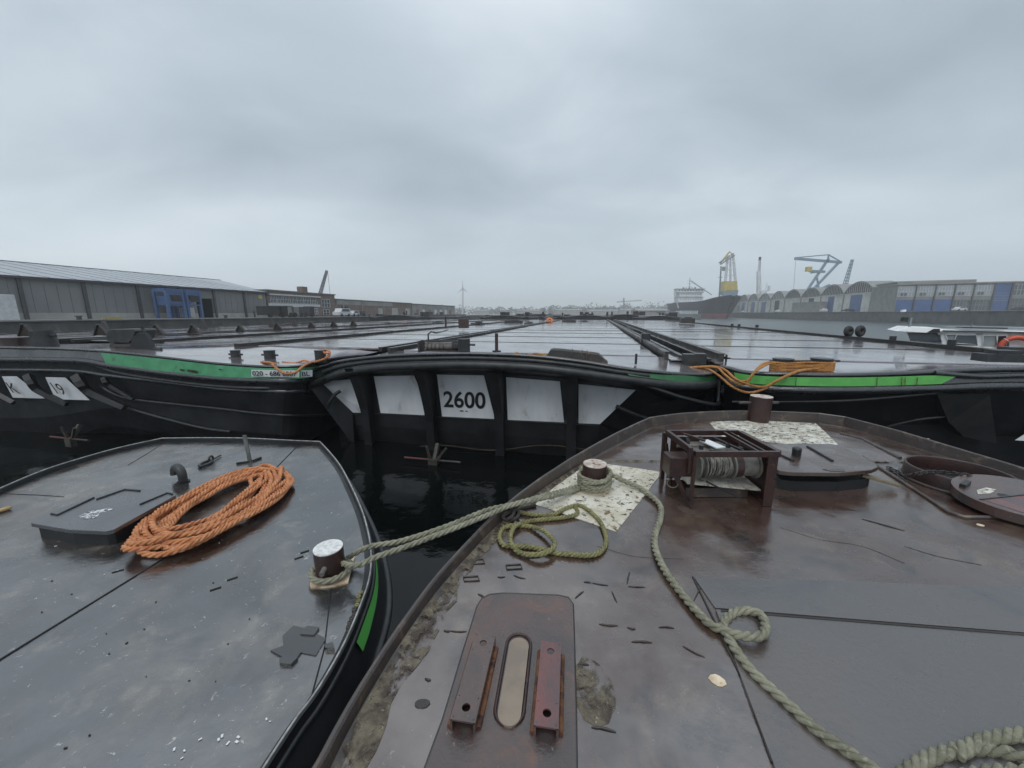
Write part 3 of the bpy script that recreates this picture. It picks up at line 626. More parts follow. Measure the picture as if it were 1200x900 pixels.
    # gooseneck vent
    b0 = G(215, 565, ZL); dr = (G(192, 556, ZL)-b0); dr.z = 0; dr.normalize()
    path = [b0, b0+Vector((0,0,.06))]; Rr = .085
    cc = b0+Vector((0,0,.08))+dr*Rr
    for k in range(11):
        th = math.pi*k/10*1.08; path.append(cc - dr*math.cos(th)*Rr + Vector((0,0,math.sin(th)*Rr*.95)))
    mb = MB(); mb.tube(path, .042, 16); mk(mb, 'vent_pipe', M_blackmat, t)
    mb = MB(); mb.cyl(path[-1], path[-1]+(path[-1]-path[-2]).normalized()*.004, .034, 16); mk(mb, 'vent_mouth', M_letter, t)
    mb = MB(); mb.cyl(b0, b0+Vector((0,0,.012)), .06, 18); mk(mb, 'vent_foot', M_black, t)
    # shackle lying by the vent
    q = G(241, 543, ZL+.02); d_ = (G(256, 535, ZL)-G(238, 545, ZL)); d_.z = 0; d_.normalize(); n_ = Vector((-d_.y, d_.x, 0))
    mb = MB(); lp = [q+d_*(.09*math.cos(k*math.pi/8))+n_*(.045*math.sin(k*math.pi/8)) for k in range(17)]; mb.tube(lp, .018, 8); sh = mk(mb, 'shackle', M_blackmat, t)
    mb = MB(); mb.torus(q+d_*.10+Vector((0,0,.02)), n_, .035, .013, 16, 6); mb.bar(q+d_*.1, q+d_*.28, .018, .014); mk(mb, 'shackle_pin', M_blackmat, sh)
    # leaning flat bar
    q = G(293, 541, ZL); qt = Y(286.5, 510, q.y); mb = MB(); mb.bar(q, qt, .045, .015); mk(mb, 'stanchion', mat('grey_bar', (.16,.17,.16), (.10,.11,.10), rough=(.3,.5), scale=8, bump=.3), t)
    for a, b in (((277,543),(291,541)), ((296,540),(306,536))):
        mb = MB(); mb.bar(G(*a, ZL+.012), G(*b, ZL+.012), .02, .02); mk(mb, 'foot_lug', M_black, t)
    # patch plates near the shoulder
    zp_ = .006
    for pts in (((331,745),(344,733),(358,736),(382,748),(370,768),(350,764),(332,757)), ((317,762),(333,756),(353,764),(348,770),(330,769)), ((352,738),(361,733),(374,735),(368,744),(352,743)), ((327,772),(338,765),(349,770),(341,778),(328,777)), ((380,755),(390,752),(392,759),(381,759))):
        mb = MB(); mb.prism([G(x, y, ZL+zp_) for x, y in pts], zp_+.001); mk(mb, 'patch_plate', M_patchL, t); zp_ += .004
    # bollard with a white top and pin
    c = G(388.5, 674, ZL); r_ = .098; h = .215
    mb = MB(); mb.cyl(c-Vector((0,0,.01)), c+Vector((-.005,0,h)), r_, 36); bl = mk(mb, 'bollard', M_rust, t, bevel=.004)
    mb = MB(); mb.cyl(c+Vector((-.005,0,h+.0005)), c+Vector((-.005,0,h+.008)), r_*.985, 36); mk(mb, 'top_plate', M_boltopw, bl)
    mb = MB(); d = Vector((.08, -1, 0)).normalized(); mb.cyl(c+d*.05+Vector((0,0,.13)), c+d*.15+Vector((0,0,.115)), .018, 12); mk(mb, 'pin', M_drum, bl)
    ft = [G(x, y, ZL+.012) for x, y in ((363,684),(366,679),(374,660),(402,653),(416,652),(411,668),(408,682),(398,685),(380,687.5),(364,688))]
    mb = MB(); mb.prism(ft, .012); mk(mb, 'foot_plate', M_cream, bl)
    # rust crumbs and scratches
    rr = random.Random(12)
    for k in range(24):
        x, y = rr.uniform(40, 420), rr.uniform(640, 880)
        if x > 420-(y-640)*.45: continue
        q = G(x, y, ZL+.003); l = rr.uniform(.003, .012); a = rr.uniform(0, 3)
        mb = MB(); mb.bar(q, q+Vector((math.cos(a)*l, math.sin(a)*l, 0)), rr.uniform(.003, .008), .003); mk(mb, 'rust_flake', M_letter, t)
    for (x, y) in ((352,648),(345,655),(266,680),(246,692),(131,671)):
        mb = MB(); q = G(x, y, ZL+.003); mb.bar(q, q+Vector((.05,.035,0)), .009, .006); mk(mb, 'weld_scar', M_letter, t)
    for k in range(14):
        x, y = rr.choice([(245,860),(310,845),(272,865),(205,885),(132,670),(60,640)]); q = G(x+rr.uniform(-14,14), y+rr.uniform(-8,8), ZL+.003)
        s_ = rr.uniform(.004, .011); mb = MB(); mb.box(q, (s_*1.8, s_, .002), rr.uniform(0,3)); mk(mb, 'paint_chip', M_signw, t)
    for k in range(10):   # moss along the waterway
        q = G(424-k*1.8+rr.uniform(-2,2), 694+k*5, ZL+.006); mb = MB(); mb.torus(q, (0,0,1), .01, .008, 8, 5); mk(mb, 'moss_clump', M_rope_y if k < 4 else M_coam, t)
    return t, c
BL, CL = make_barge_left()

# orange coil: long ovals thrown down loosely, one continuous line
def make_coil():
    A = G(186, 650, ZL); Bp = G(311, 557, ZL); ctr = (A+Bp)/2; u = (Bp-A); hl = u.length/2; u.normalize(); v = Vector((-u.y, u.x, 0))
    rr = random.Random(46); pts = []; turns = 16; r_ = .023; hw = .47
    for k in range(turns):
        f = k/(turns-1); la = hl*rr.uniform(.74, 1.12); lb = hl*rr.uniform(.80, 1.10); wa = hw*rr.uniform(.45, 1.05); wb = hw*rr.uniform(.38, 1.05)
        cx = rr.uniform(-.05, .05); cy = rr.uniform(-.05, .05); rot = rr.uniform(-.20, .20); zb = r_ + .05*f + rr.uniform(0, .05)
        for s_ in range(12):
            th = 2*math.pi*(s_/12)+rr.uniform(-.08, .08); c, sn = math.cos(th), math.sin(th); lx = (lb if c > 0 else la)*c; ly = (wa if sn > 0 else wb)*math.copysign(abs(sn)**.9, sn)
            if sn > .3: ly -= .10*math.exp(-((lx-hl*.15)/.16)**2)*rr.uniform(.3, 1)
            lx, ly = lx*math.cos(rot)-ly*math.sin(rot), lx*math.sin(rot)+ly*math.cos(rot)
            pts.append(ctr + u*(lx+cx) + v*(ly+cy) + Vector((0, 0, zb+.018*math.sin(s_*1.7+k*2.3)+rr.uniform(-.006,.010))))
    P = spline(pts, 1500)
    for p in P: p.z = max(p.z, ZL+r_)
    mb = MB(); rope(mb, P, r_, 3, pitch=.15, m=6, seg=10)
    single(mb, 'rope_coil', M_rope_o, 'big coil of bright orange rope lying on the left deck beside the low hatch', 'rope coil')
make_coil()

def sr(px, z=ZR, r=.028): return [G(x, y, z+r+(e[0] if e else 0)) for x, y, *e in px]
# mooring line between the two foreground barges (two parts) and its turns round the rusty bollard
def mooring():
    t = thing('mooring_rope', 'grey green mooring rope doubled across the gap from the white topped bollard', 'rope', G(696,573,ZR))
    r_ = .027
    bc = G(696, 573, ZR); lc = CL
    def lift(px, py, yy): return Y(px, py, yy)
    far = bc + Vector((-.12, -.02, .07))
    # bights: round the left bollard
    zl = ZL+.045
    loop = []
    for k in range(13):
        th = math.radians(60 - k*25); loop.append(lc+Vector((math.cos(th)*-.0+math.cos(th)*.128, math.sin(th)*.128, .05)))
    y1 = G(560, 604, ZR+.12)
    upper = [loop[0], Y(432,641,lc.y+.12), Y(470,634,lc.y+.16), Y(520,618,lc.y+.22), Y(570,598,y1.y+.08), Y(600,591,y1.y+.18), Y(640,580,y1.y+.35), Y(675,570,bc.y-.03), bc+Vector((-.14,-.03,.09))]
    lower = [loop[-1], Y(415,663,lc.y-.10), Y(440,653,lc.y-.05), Y(480,639,lc.y+.04), Y(530,620,lc.y+.12), Y(575,602,y1.y), Y(600,592,y1.y+.12), Y(640,583,y1.y+.3), Y(675,574,bc.y-.08), bc+Vector((-.14,-.05,.05))]
    path = list(reversed(upper)) + loop[1:-1] + lower
    mb = MB(); rope(mb, spline(path, 400), .021, 3, pitch=.15, m=7, seg=9); mk(mb, 'crossing_part', M_rope_g, t)
    mb = MB(); tr = []
    for k in range(4*16+1):
        th = 2*math.pi*k/16+2.9; u = k/(4*16); zz = .055+.12*u+.035*math.sin(th*1.0+1)*math.sin(u*9); rad = .145+.010*math.sin(u*17)
        if k > 54: zz = .19+.0*u
        tr.append(bc+Vector((math.cos(th)*rad, math.sin(th)*rad, zz)))
    mb = MB(); rope(mb, spline(tr, 260), .019, 3, pitch=.13, m=7, seg=9)
    # crossing turns
    for ph, tilt in ((1.0, .35), (2.4, -.3), (4.1, .22)):
        rg = [bc+Vector((math.cos(2*math.pi*k/20)*.152, math.sin(2*math.pi*k/20)*.152, .105+tilt*.14*math.cos(2*math.pi*k/20+ph))) for k in range(21)]
        rope(mb, rg, .019, 3, pitch=.13, m=7, seg=9)
    mk(mb, 'bollard_turns', M_rope_g, t)
mooring()
def ropething(px, r, m, label, z=ZR, n=500, cat='rope', nm='rope', pitch=None, extra=None):
    P = spline([G(q[0], q[1], z+r+(q[2] if len(q) > 2 else 0)) for q in px], n); mb = MB(); rope(mb, P, r, 3, pitch=pitch, m=7, seg=9)
    if extra: extra(mb)
    return single(mb, nm, m, label, cat)
def end_coil(mb):
    for pts, z_ in (([(1040,925),(1070,899),(1100,884),(1140,877),(1175,881),(1230,900)], .0), ([(1120,884),(1145,870),(1175,863),(1215,860),(1270,868)], .012), ([(1090,935),(1120,915),(1160,906),(1200,905),(1250,915)], .0)):
        P = spline([G(x, y, ZR+.026+z_) for x, y in pts], 120); rope(mb, P, .026, 3, pitch=.15, m=8, seg=10)
ropething([(716,556,.07),(730,563,.04),(752,573,.01),(772,590),(774,606),(768,625),(768,643),(779,668),(800,697),(828,728),(846,738),(862,744,.02),(880,746,.035),(893,744,.04),(897,734,.03),(893,722,.02),(880,716,.01),(863,717),(851,725),(848,735),(856,752),(880,785),(920,822),(960,858),(1000,885),(1050,920)], .025, M_rope_g,
          'long grey green rope snaking down the brown deck to the lower right corner', n=900, pitch=.15, extra=end_coil)
ropething([(607,600),(625,603),(648,603),(662,596),(677,592),(688,597),(702,610),(709,625),(710,636),(703,647),(688,651),(660,649),(650,648),(640,645),(620,641),(600,640),(589,638),(585,628),(590,619),(603,615.5),(620,617),(635,621,.02),(646,630,.03),(650,638,.035),(643,646,.03),(628,650,.02),(610,648),(599,637,.02),(599,624,.02),(606,615,.02),(625,610),(655,607),(672,604),(677,600,.015),(674,595,.03)], .019, M_rope_y,
          'mossy yellow green rope looped on the deck in front of the rope wrapped bollard', n=900, pitch=.10)
ropething([(585,602),(592,598),(598,597,.03),(602,600,.05),(598,607,.03),(590,609),(585,605,.02),(592,601,.05),(606,599,.02),(606,606,.03),(596,610),(590,604,.05),(612,596),(628,592)], .015, M_rope_d, 'small knotted heap of dark old rope by the rim of the brown barge', n=260)
# pale wooden handle end at the far left edge
mb = MB(); mb.tube([G(-40,604,ZL+.02), G(-5,600,ZL+.02), G(11,595,ZL+.02), G(13.5,594.5,ZL+.02)], [.022, .02, .018, .010], 10); single(mb, 'wooden_handle', M_woodyel, 'rounded end of a pale wooden handle at the left edge of the black deck', 'handle')

# ------------------------------------------------------------------ moored barges behind: shared pieces
ZD = 2.27
cover_mesh = {}
def hatch_covers(t, a0, a1, b0, n, ln=3.9, zd=ZD, m=None, seed=0):
    """rows of steel hatch covers, each a low box with turned-down edges; alike pieces share a mesh"""
    key = round(a1-a0, 2); w = a1-a0-.5; rr = random.Random(seed)
    if key not in cover_mesh:
        mb = MB(); l = ln-.035; h = .06; c = .02
        mb.add([(-w/2,0,0),(w/2,0,0),(w/2,l,0),(-w/2,l,0),(-w/2,0,h-c),(w/2,0,h-c),(w/2,l,h-c),(-w/2,l,h-c),(-w/2+c,c,h),(w/2-c,c,h),(w/2-c,l-c,h),(-w/2+c,l-c,h)],
               [(0,1,5,4),(1,2,6,5),(2,3,7,6),(3,0,4,7),(4,5,9,8),(5,6,10,9),(6,7,11,10),(7,4,8,11),(8,9,10,11)])
        me = bpy.data.meshes.new('hatch_cover'); me.from_pydata(mb.v, [], mb.f); me.materials.append(m or M_hatch); cover_mesh[key] = me
        sb = MB(); sb.bar((-w/2+.05, ln-.018, h-.03), (w/2-.05, ln-.018, h-.03), .034, .07); ms = bpy.data.meshes.new('cover_joint'); ms.from_pydata(sb.v, [], sb.f); ms.materials.append(M_coam); cover_mesh[(key, 's')] = ms
    M0 = wm(t).inverted()
    for k in range(n):
        o = bpy.data.objects.new('hatch_cover', cover_mesh[key]); COL.objects.link(o); o.parent = t
        o.matrix_local = M0 @ Matrix.Translation(F((a0+a1)/2, b0+k*ln, zd-.06+rr.uniform(-.006,.006))) @ Matrix.Rotation(-TH+rr.uniform(-.001,.001), 4, 'Z') @ Matrix.Rotation(rr.uniform(-.0016,.0016), 4, 'X')
        if k % 1 == 0:
            s_ = bpy.data.objects.new('cover_joint', cover_mesh[(key, 's')]); COL.objects.link(s_); s_.parent = t
            s_.matrix_local = M0 @ Matrix.Translation(F((a0+a1)/2, b0+k*ln, zd-.055)) @ Matrix.Rotation(-TH, 4, 'Z')
def coaming(t, a, b0, b1, w=.14, h=.16, z=ZD-.08, ribs=False):
    mb = MB(); mb.bar(F(a, b0, z+h/2), F(a, b1, z+h/2), w, h); mb.bar(F(a, b0, z+h+.012), F(a, b1, z+h+.012), w+.05, .02); mk(mb, 'coaming', M_coam, t)
    if ribs:
        mb = MB(); b = b0
        while b < min(b1, b0+26):
            mb.bar(F(a+.11, b, z-.02), F(a+.11, b, z+h), .02, .06); b += .45
        o = mk(mb, 'coaming_ribs', M_coam, t); o['kind'] = 'stuff'
def side_hull(t, a, b0, b1, z=ZD-.1, inw=1):
    mb = MB(); mb.loft([[F(a, b0, z), F(a, b1, z)], [F(a, b0, z-.3), F(a, b1, z-.3)], [F(a+inw*.12, b0, -1.1), F(a+inw*.12, b1, -1.1)]]); mk(mb, 'side', M_black, t)
def bollard_part(t, p, r=.16, h=.42, pin=True, m=None, nm='bollard'):
    mb = MB(); mb.cyl(Vector(p)-Vector((0,0,.05)), Vector(p)+Vector((0,0,h)), r, 20); mb.cyl(Vector(p)+Vector((0,0,h)), Vector(p)+Vector((0,0,h+.02)), r*1.06, 20); b = mk(mb, nm, m or M_blackmat, t)
    if pin:
        q = Vector(p)+Vector((0,0,h*.62)); mb = MB(); mb.cyl(q-FV*r*1.9, q+FV*r*1.9, .028, 8); mk(mb, 'cross_pin', M_blackmat, b)
    return b
def rail_along(t, pts, r, nm='rub_rail', m=None, sx=1., sz=1., n=90):
    P = spline(pts, n); mb = MB(); mb.tube(P, r, 12, sx=sx, sz=sz); return mk(mb, nm, m or M_blackg, t)
def curveB(pts, bfun): return [PB(x, y, bfun(x)) for x, y in pts]
def lerpf(tab):
    def f(x):
        if x <= tab[0][0]: return tab[0][1]
        for (x0, y0), (x1, y1) in zip(tab, tab[1:]):
            if x <= x1: return y0+(y1-y0)*(x-x0)/(x1-x0)
        return tab[-1][1]
    return f
def panel(t, quad, b, m=M_white, nm='white_panel', grid=4, sub=None):
    q = [PB(x, y, bb) for (x, y), bb in zip(quad, b if isinstance(b, (list, tuple)) else [b]*4)]
    mb = MB(); mb.prism(q, .012, (-FU)); return mk(mb, nm, m, t), q
def knee(t, base_px, a_off, z_top, z_mid, p_top, p_mid, w=.2, b_plate=.7, zb=-1.0, lean=0., nm='rib'):
    """tall bracket under the overhanging rail: deep at the top, sweeping back to the plating"""
    a = a_off; prof = []
    for k in range(13):
        u = k/12; z = z_top+(zb-z_top)*u; f = (z_top-z)/(z_top-z_mid)
        p = p_top+(p_mid-p_top)*min(f, 1)**.7 if f <= 1 else p_mid*(1-.5*(f-1)/max((z_top-zb)/(z_top-z_mid)-1, .01))
        prof.append((z, p))
    mb = MB(); L_ = []; R_ = []
    for z, p in prof:
        L_.append([F(a-w/2, b_plate+.02, z), F(a-w/2, b_plate-p, z), F(a+w/2, b_plate-p, z), F(a+w/2, b_plate+.02, z)])
    mb.rings(L_, cap=True, smooth=False)
    # face flange, slightly wider
    mb.rings([[F(a-w*.62, b_plate-p-.03, z), F(a-w*.62, b_plate-p, z), F(a+w*.62, b_plate-p, z), F(a+w*.62, b_plate-p-.03, z)] for z, p in prof], cap=True, smooth=False)
    return mk(mb, nm, M_black, t)
def anchor(t, c, s=1., nm='anchor'):
    m = mat('anchor_steel', (.07, .065, .055), (.035, .032, .03), (.08, .05, .035), scale=9, rough=(.4,.6), bump=.6); c = Vector(c)
    an = MB(); an.box(c+Vector((0,0,-.10*s)), (.24*s, .14*s, .26*s), -TH)
    an.bar(c+Vector((0,0,-.1*s)), c+Vector((.08*s,.25*s,.35*s)), .09*s, .09*s)
    for sx in (-1, 1):
        a0 = c+FV*sx*.09*s; a1 = c+FV*sx*(.36 if sx > 0 else .16)*s+Vector((0,-.05*s,.36*s)); d = (a1-a0)
        x = FV; an.add([a0-x*.07*s, a0+x*.07*s, a1, a0+Vector((0,.08*s,0)), a1+Vector((0,.03*s,-.02))], [(0,1,2),(0,2,4,3),(1,3,4,2)])
        an.bar(a0, a1, .055*s, .05*s)
    o = mk(an, nm, m, t)
    mb = MB(); mb.cyl(c-FV*.80*s, c+FV*.10*s, .028*s, 8); mk(mb, 'stock', mat('red_stock', (.11,.03,.03), (.06,.025,.025), rough=(.4,.6)), o)
    mb = MB(); mb.cyl(c+FV*.10*s, c+FV*.72*s, .028*s, 8); mk(mb, 'stock', m, o)
    return o

# ---- middle barge (number 2600 on its bow)
def barge_mid():
    t = thing('barge', 'black barge numbered 2600 with five white panels between bow ribs', 'barge', F(0, 20, 0), -TH)
    bf = lerpf([(360,.35),(385,.22),(420,.08),(470,.0),(700,.0),(760,.05),(810,.3),(835,.75),(846,1.3)])
    bi = lambda x: bf(x)
    Tp = [(366,433),(380,427.5),(400,422),(440,417),(490,414),(550,413),(620,415.5),(680,422),(730,430),(780,435.5),(820,437.5),(838,436),(846,433)]
    T = spline(curveB(Tp, bf), 90)
    Rp = [(362,452),(372,449),(400,438),(440,431.5),(490,429),(550,428),(620,431),(680,437.5),(730,444.5),(780,450.5),(815,452),(836,451),(846,447)]
    Rr = spline(curveB(Rp, lambda x: bf(x)-.06), 90)
    mb = MB(); mb.loft([[p+FU*.04 for p in T], [p+FU*.02 for p in Rr]], True); mk(mb, 'bulwark', M_blackg, t)
    rail_along(t, [p-Vector((0,0,.035)) for p in T], .055, 'rail_cap', sx=.9, sz=.8)
    rail_along(t, [p+(q-p)*.45+FU*.01 for p, q in zip(T[4:72], Rr[4:72])], .055, 'rub_rail', M_blackmat)
    rail_along(t, Rr, .10, 'rub_rail', M_blackmat, sx=.8, sz=1.)
    # green bands on both shoulders
    gp = [(733,434),(790,438.5),(820,440.5),(837,440)]; gq = [(737,440),(790,446.5),(815,448),(839,446)]
    mb = MB(); mb.loft([spline(curveB(gp, lambda x: bf(x)-.03), 24), spline(curveB(gq, lambda x: bf(x)-.09), 24)], True); mk(mb, 'green_band', M_green0, t)
    # foredeck
    n = len(T); back = [F(-4.35+8.55*i/(n-1), 2.2, ZD-.03) for i in range(n)]
    mb = MB(); mb.loft([T, [p.lerp(q, .3)+Vector((0,0,-.03)) for p, q in zip(T, back)], back], True); mk(mb, 'foredeck', M_hatch, t)
    # overhang and plating
    bp = .75
    top = [(367,447),(376,447),(410,441),(440,438),(512,436),(567,437),(593,438),(656,443),(678,446),(745,456),(790,468),(846,456)]
    bt = lerpf([(360,.45),(376,.52),(412,bp),(760,bp),(800,1.2),(846,1.8)])
    Tt = spline(curveB(top, bt), 90)
    mb = MB(); mb.loft([[p+Vector((0,0,-.04)) for p in Rr], Tt], True); mk(mb, 'overhang', M_black, t)
    mid = [(413,484),(430,484),(446,484),(503,487),(578,491),(620,493),(659,495),(690,497),(703,497)]
    mids = [PB(413,484,bp)+FU*.02]*1 + [PB(x, y, bp)+FU*.02 for x, y in mid] 
    mids = resample(mids, 90)
    low = [Vector((p.x, p.y, -1.1))+FU*.35 for p in mids]
    mb = MB(); mb.loft([[p+FU*.02 for p in Tt], mids]); mb.loft([mids, [Vector((p.x,p.y,.15))+FU*.03 for p in mids], low]); mk(mb, 'hull', M_black, t)
    # chines at both sides
    l0 = Tt[0]; l1 = mids[0]; l2 = low[0]
    mb = MB(); mb.prism([F(-4.5, 1.7, 2.0), F(-4.5, 30, 2.0), F(-4.5, 30, -1.1), F(toF(l1)[0], 2.2, -1.1)], .05, -FV); mk(mb, 'side', M_black, t)
    mb = MB(); mb.prism([PB(361,451,.22), PB(375,447.5,.47), PB(413,483.5,.69), PB(415,522,.70), PB(404,508,.62)], .05, -FU); mk(mb, 'chine_plate', M_black, t)
    mb = MB(); mb.loft([[PB(361,451,.22), F(-5.0, 2.2, 1.9)], [PB(404,508,.62), F(-4.6, 2.5, .3)], [PB(415,530,.72), F(-4.4, 2.5, -1.1)]]); mk(mb, 'chine_plate', M_black, t)
    mb = MB(); mb.tube(spline([PB(384,478,.30), PB(387,470,.28), PB(393,462,.34), PB(399,458,.42)], 14), .05, 10); mk(mb, 'chine_rib', M_blackmat, t)
    mb = MB(); mb.tube([PB(362,452,.18), PB(376,447,.10), PB(381,443,.06)], .022, 6); mk(mb, 'stay', M_blackmat, t)
    r0 = PB(745,457,bp); r1 = mids[-1]; r2 = low[-1]
    mb = MB(); mb.loft([[r0, PB(846,456,1.8)], [r1, PB(800,520,1.8)], [r2, F(4.3, 2.5, -1.1)]]); mk(mb, 'chine_plate', M_black, t)
    mb = MB(); mb.tube(spline([PB(742,447,.0), PB(770,456,.05), PB(800,466,.2), PB(838,474,.6), PB(842,468,.9)], 40), .045, 8); mk(mb, 'hose', M_blackmat, t)
    mb = MB(); mb.tube(spline([PB(722,476,.6), PB(740,484,.6), PB(762,492,.7)], 12), .05, 8); mk(mb, 'brace', M_blackmat, t)
    mb = MB(); mb.bar(PB(841,470,.5), PB(843,447,.6), .04, .04); mk(mb, 'shoulder_post', M_blackmat, t)
    side_hull(t, 4.3, 1.6, 64)
    # white panels
    P3 = None
    for quad in (((375.5,447.5),(410,444.5),(431,484),(413,483.5)), ((438,441),(485,440),(505,487),(446,484)), ((512,439),(567,440),(580,491),(518,488)), ((593,442),(656,447),(661,495),(595,492)), ((678,450),(745,457),(703,497),(678,496))):
        o, q = panel(t, quad, [.50, bp-.02, bp-.02, bp-.04] if quad[0][0] < 380 else bp-.02)
        if quad[0][0] == 512: P3 = (o, q)
    o, q = P3
    tl = PB(520, 476.5, bp-.036); tr = PB(569, 478.5, bp-.036); xd = tr-tl
    text('2600', 'number', M_letter, tl, xd, Vector((0,0,1)), .62, t, bold=.012, width=xd.length)
    m1 = PB(541, 481.5, bp-.036); mb = MB(); mb.box(m1, (.10,.004,.03), -TH); mb.box(m1+FV*.14, (.06,.004,.025), -TH); mk(mb, 'small_mark', M_letter, t)
    # ribs: base plate positions at the left edge of each panel
    for px, pt in ((432.5,.80), (507,.80), (588,.78), (672.5,.74)):
        a_ = toF(PB(px, 460, bp))[0]; knee(t, px, a_-.02, 1.98, .62, pt, .22, .19, bp)
    # plating seam line below the panels
    mb = MB(); mb.tube([p-FU*.02+Vector((0,0,-.03)) for p in mids], .012, 6); mk(mb, 'weld_seam', M_blackmat, t)
    mb = MB(); rr = random.Random(2)
    zs = [PB(420+i*14, 524+3*math.sin(i*.7), bp+.1) for i in range(20)]; mb.tube([p-FU*.06 for p in zs], .02, 6); mk(mb, 'fouling_line', mat('fouling', (.06,.045,.03),(.03,.025,.02), rough=(.6,.9), bump=1), t)
    anchor(t, PB(508, 539, -.35), 1.0)
    # hatch covers and coamings
    hatch_covers(t, -4.3, 3.85, 2.25, 16, seed=1)
    coaming(t, -4.35, 1.9, 64, .12, .14); coaming(t, 3.78, 1.9, 64, .10, .20)
    coaming(t, 4.22, 2.2, 64, .08, .08, ribs=False)
    mb = MB(); mb.prism([F(3.85, 1.7, ZD-.04), F(4.2, 1.7, ZD-.04), F(4.2, 64, ZD-.04), F(3.85, 64, ZD-.04)], .03); mk(mb, 'side_deck', M_hatch, t)
    # bollards, posts and boxes
    bollard_part(t, PB(544, 413.5, .45)-Vector((0,0,0)), .155, .34)
    for x, y in ((806,432),(818.5,431.5)):
        c = PB(x, y, 1.6); mb = MB(); mb.box(c+Vector((0,0,.17)), (.28,.28,.42), -TH); mk(mb, 'bitt', M_blackmat, t, bevel=.01)
    c = PB(756, 402, 7.2); mb = MB(); mb.box(c+Vector((0,0,.18)), (.34,.3,.42), -TH); mk(mb, 'bitt', M_blackmat, t, bevel=.01)
    c = PB(582, 412, 1.3); mb = MB(); mb.cyl(c, c+Vector((0,0,.50)), .045, 12); st = mk(mb, 'post', M_rust, t); mb = MB(); mb.cyl(c-Vector((0,0,.01)), c+Vector((0,0,.03)), .12, 12); mk(mb, 'foot', M_blackmat, st)
    c = PB(745, 427, .9); mb = MB(); mb.cyl(c, c+Vector((0,0,.26)), .03, 8); mk(mb, 'post', M_blackmat, t)
    c = PB(544.5, 383, 16); mb = MB(); mb.box(c+Vector((0,0,.30)), (.95,.5,.66), -TH); 
    c = PB(524, 397, 4.0)
    return t
barge_mid()
# things lying on the middle barge
def cable_reel_box():
    t = thing('winch_box', 'low rusty winch box with worn rollers behind the 2600 bow bollard', 'winch', PB(518, 414, 1.2), -TH)
    a0 = PB(494, 412, 1.2); a1 = PB(543, 412, 1.2); z0 = a0.z; W_ = (a1-a0).length
    c = (a0+a1)/2; 
    mb = MB(); mb.box(c+Vector((0,0,.29)), (W_, .05, .035), -TH); mb.box(a0+Vector((0,0,.15)), (.05,.35,.32), -TH); mb.box(a1+Vector((0,0,.15)), (.05,.35,.32), -TH); mb.box(c+Vector((0,0,.02))+FU*.1, (W_, .3, .04), -TH); mb.box(c+Vector((0,0,.29))+FU*.32, (W_, .05, .035), -TH); mk(mb, 'frame', M_coam, t)
    mb = MB(); mb.cyl(a0+FV*.1+Vector((0,0,.14))+FU*.12, a1-FV*.35+Vector((0,0,.14))+FU*.12, .11, 18); mk(mb, 'roller', M_drum, t)
    mb = MB(); mb.cyl(a1-FV*.33+Vector((0,0,.14))+FU*.12, a1-FV*.05+Vector((0,0,.14))+FU*.12, .14, 18); mk(mb, 'gear_wheel', M_blackmat, t)
    for k in range(5):
        q = a0+FV*(.18+k*.12)+Vector((0,0,.14))+FU*.12; mb = MB(); mb.torus(q, FV, .115, .012, 16, 5); mk(mb, 'roller_band', M_rimR, t)
    mb = MB(); q = PB(502, 400, 1.3); mb.tube(spline([q, q+Vector((0,0,.20)), q+Vector((.04,.05,.28)), PB(512,390,1.5), PB(525,386.5,4.5)], 20), .022, 8); mk(mb, 'bent_pipe', M_coam, t)
cable_reel_box()
c = PB(543.5, 384, 15.5); mb = MB(); mb.box(c+Vector((0,0,.28)), (.62,.4,.62), -TH); single(mb, 'steel_box', M_rust, 'upright rust brown steel box standing on the hatch covers left of the treeline gap', 'box', bevel=.02)
c = PB(522.5, 384.5, 11); mb = MB(); mb.cyl(c, c+Vector((0,0,.62)), .05, 8); single(mb, 'post', M_rust, 'thin rusty post on the hatch covers left of the upright brown box', 'post')
def folded_tarp():
    q = [PB(642,416,.55), PB(712,424,.5)]; 
    mb = MB(); n = 20; rings = []
    for i in range(n+1):
        u = i/n; p = q[0].lerp(q[1], u); h = (.20 if .06 < u < .86 else .20*min(u/.06, (1-u)/.14, 1))+.015*noise.noise(p*4); h = max(h, .02); w = .34
        rings.append([p-FU*w/2+Vector((0,0,-.03)), p-FU*w*.45+Vector((0,0,h*.8)), p-FU*w*.1+Vector((0,0,h)), p+FU*w*.3+Vector((0,0,h*.9)), p+FU*w/2+Vector((0,0,-.03))])
    mb.rings(rings, smooth=False)
    t = thing('tarpaulin_bundle', 'long dark brown tarpaulin bundle strapped on the foredeck right of the 2600 panel', 'bundle', q[0], -TH)
    mk(mb, 'cloth', mat('dark_tarp', (.05,.035,.03),(.025,.026,.024),(.10,.05,.035), scale=2.5, rough=(.35,.6), bump=.9, bscale=14, s3=6), t)
    for u in (.42, .58, .66):
        p = q[0].lerp(q[1], u); mb = MB(); mb.tube([p-FU*.18, p-FU*.165+Vector((0,0,.17)), p+Vector((0,0,.215)), p+FU*.16+Vector((0,0,.18)), p+FU*.18], .012, 6); mk(mb, 'strap', M_coam, t)
folded_tarp()
def rope_on(pts, r, m, label, n=300, z=0, group=None):
    P = spline(pts, n); mb = MB(); rope(mb, P, r, 3, m=5, seg=7); return single(mb, 'rope', m, label, 'rope', group)
rope_on([PB(600,415,.5), PB(608,413.5,.6), PB(602,417,.5), PB(618,416,.5), PB(628,414.5,.6), PB(640,416.5,.5), PB(632,418,.4)], .03, M_rope_t, 'short tan rope lying beside the dark tarpaulin bundle')

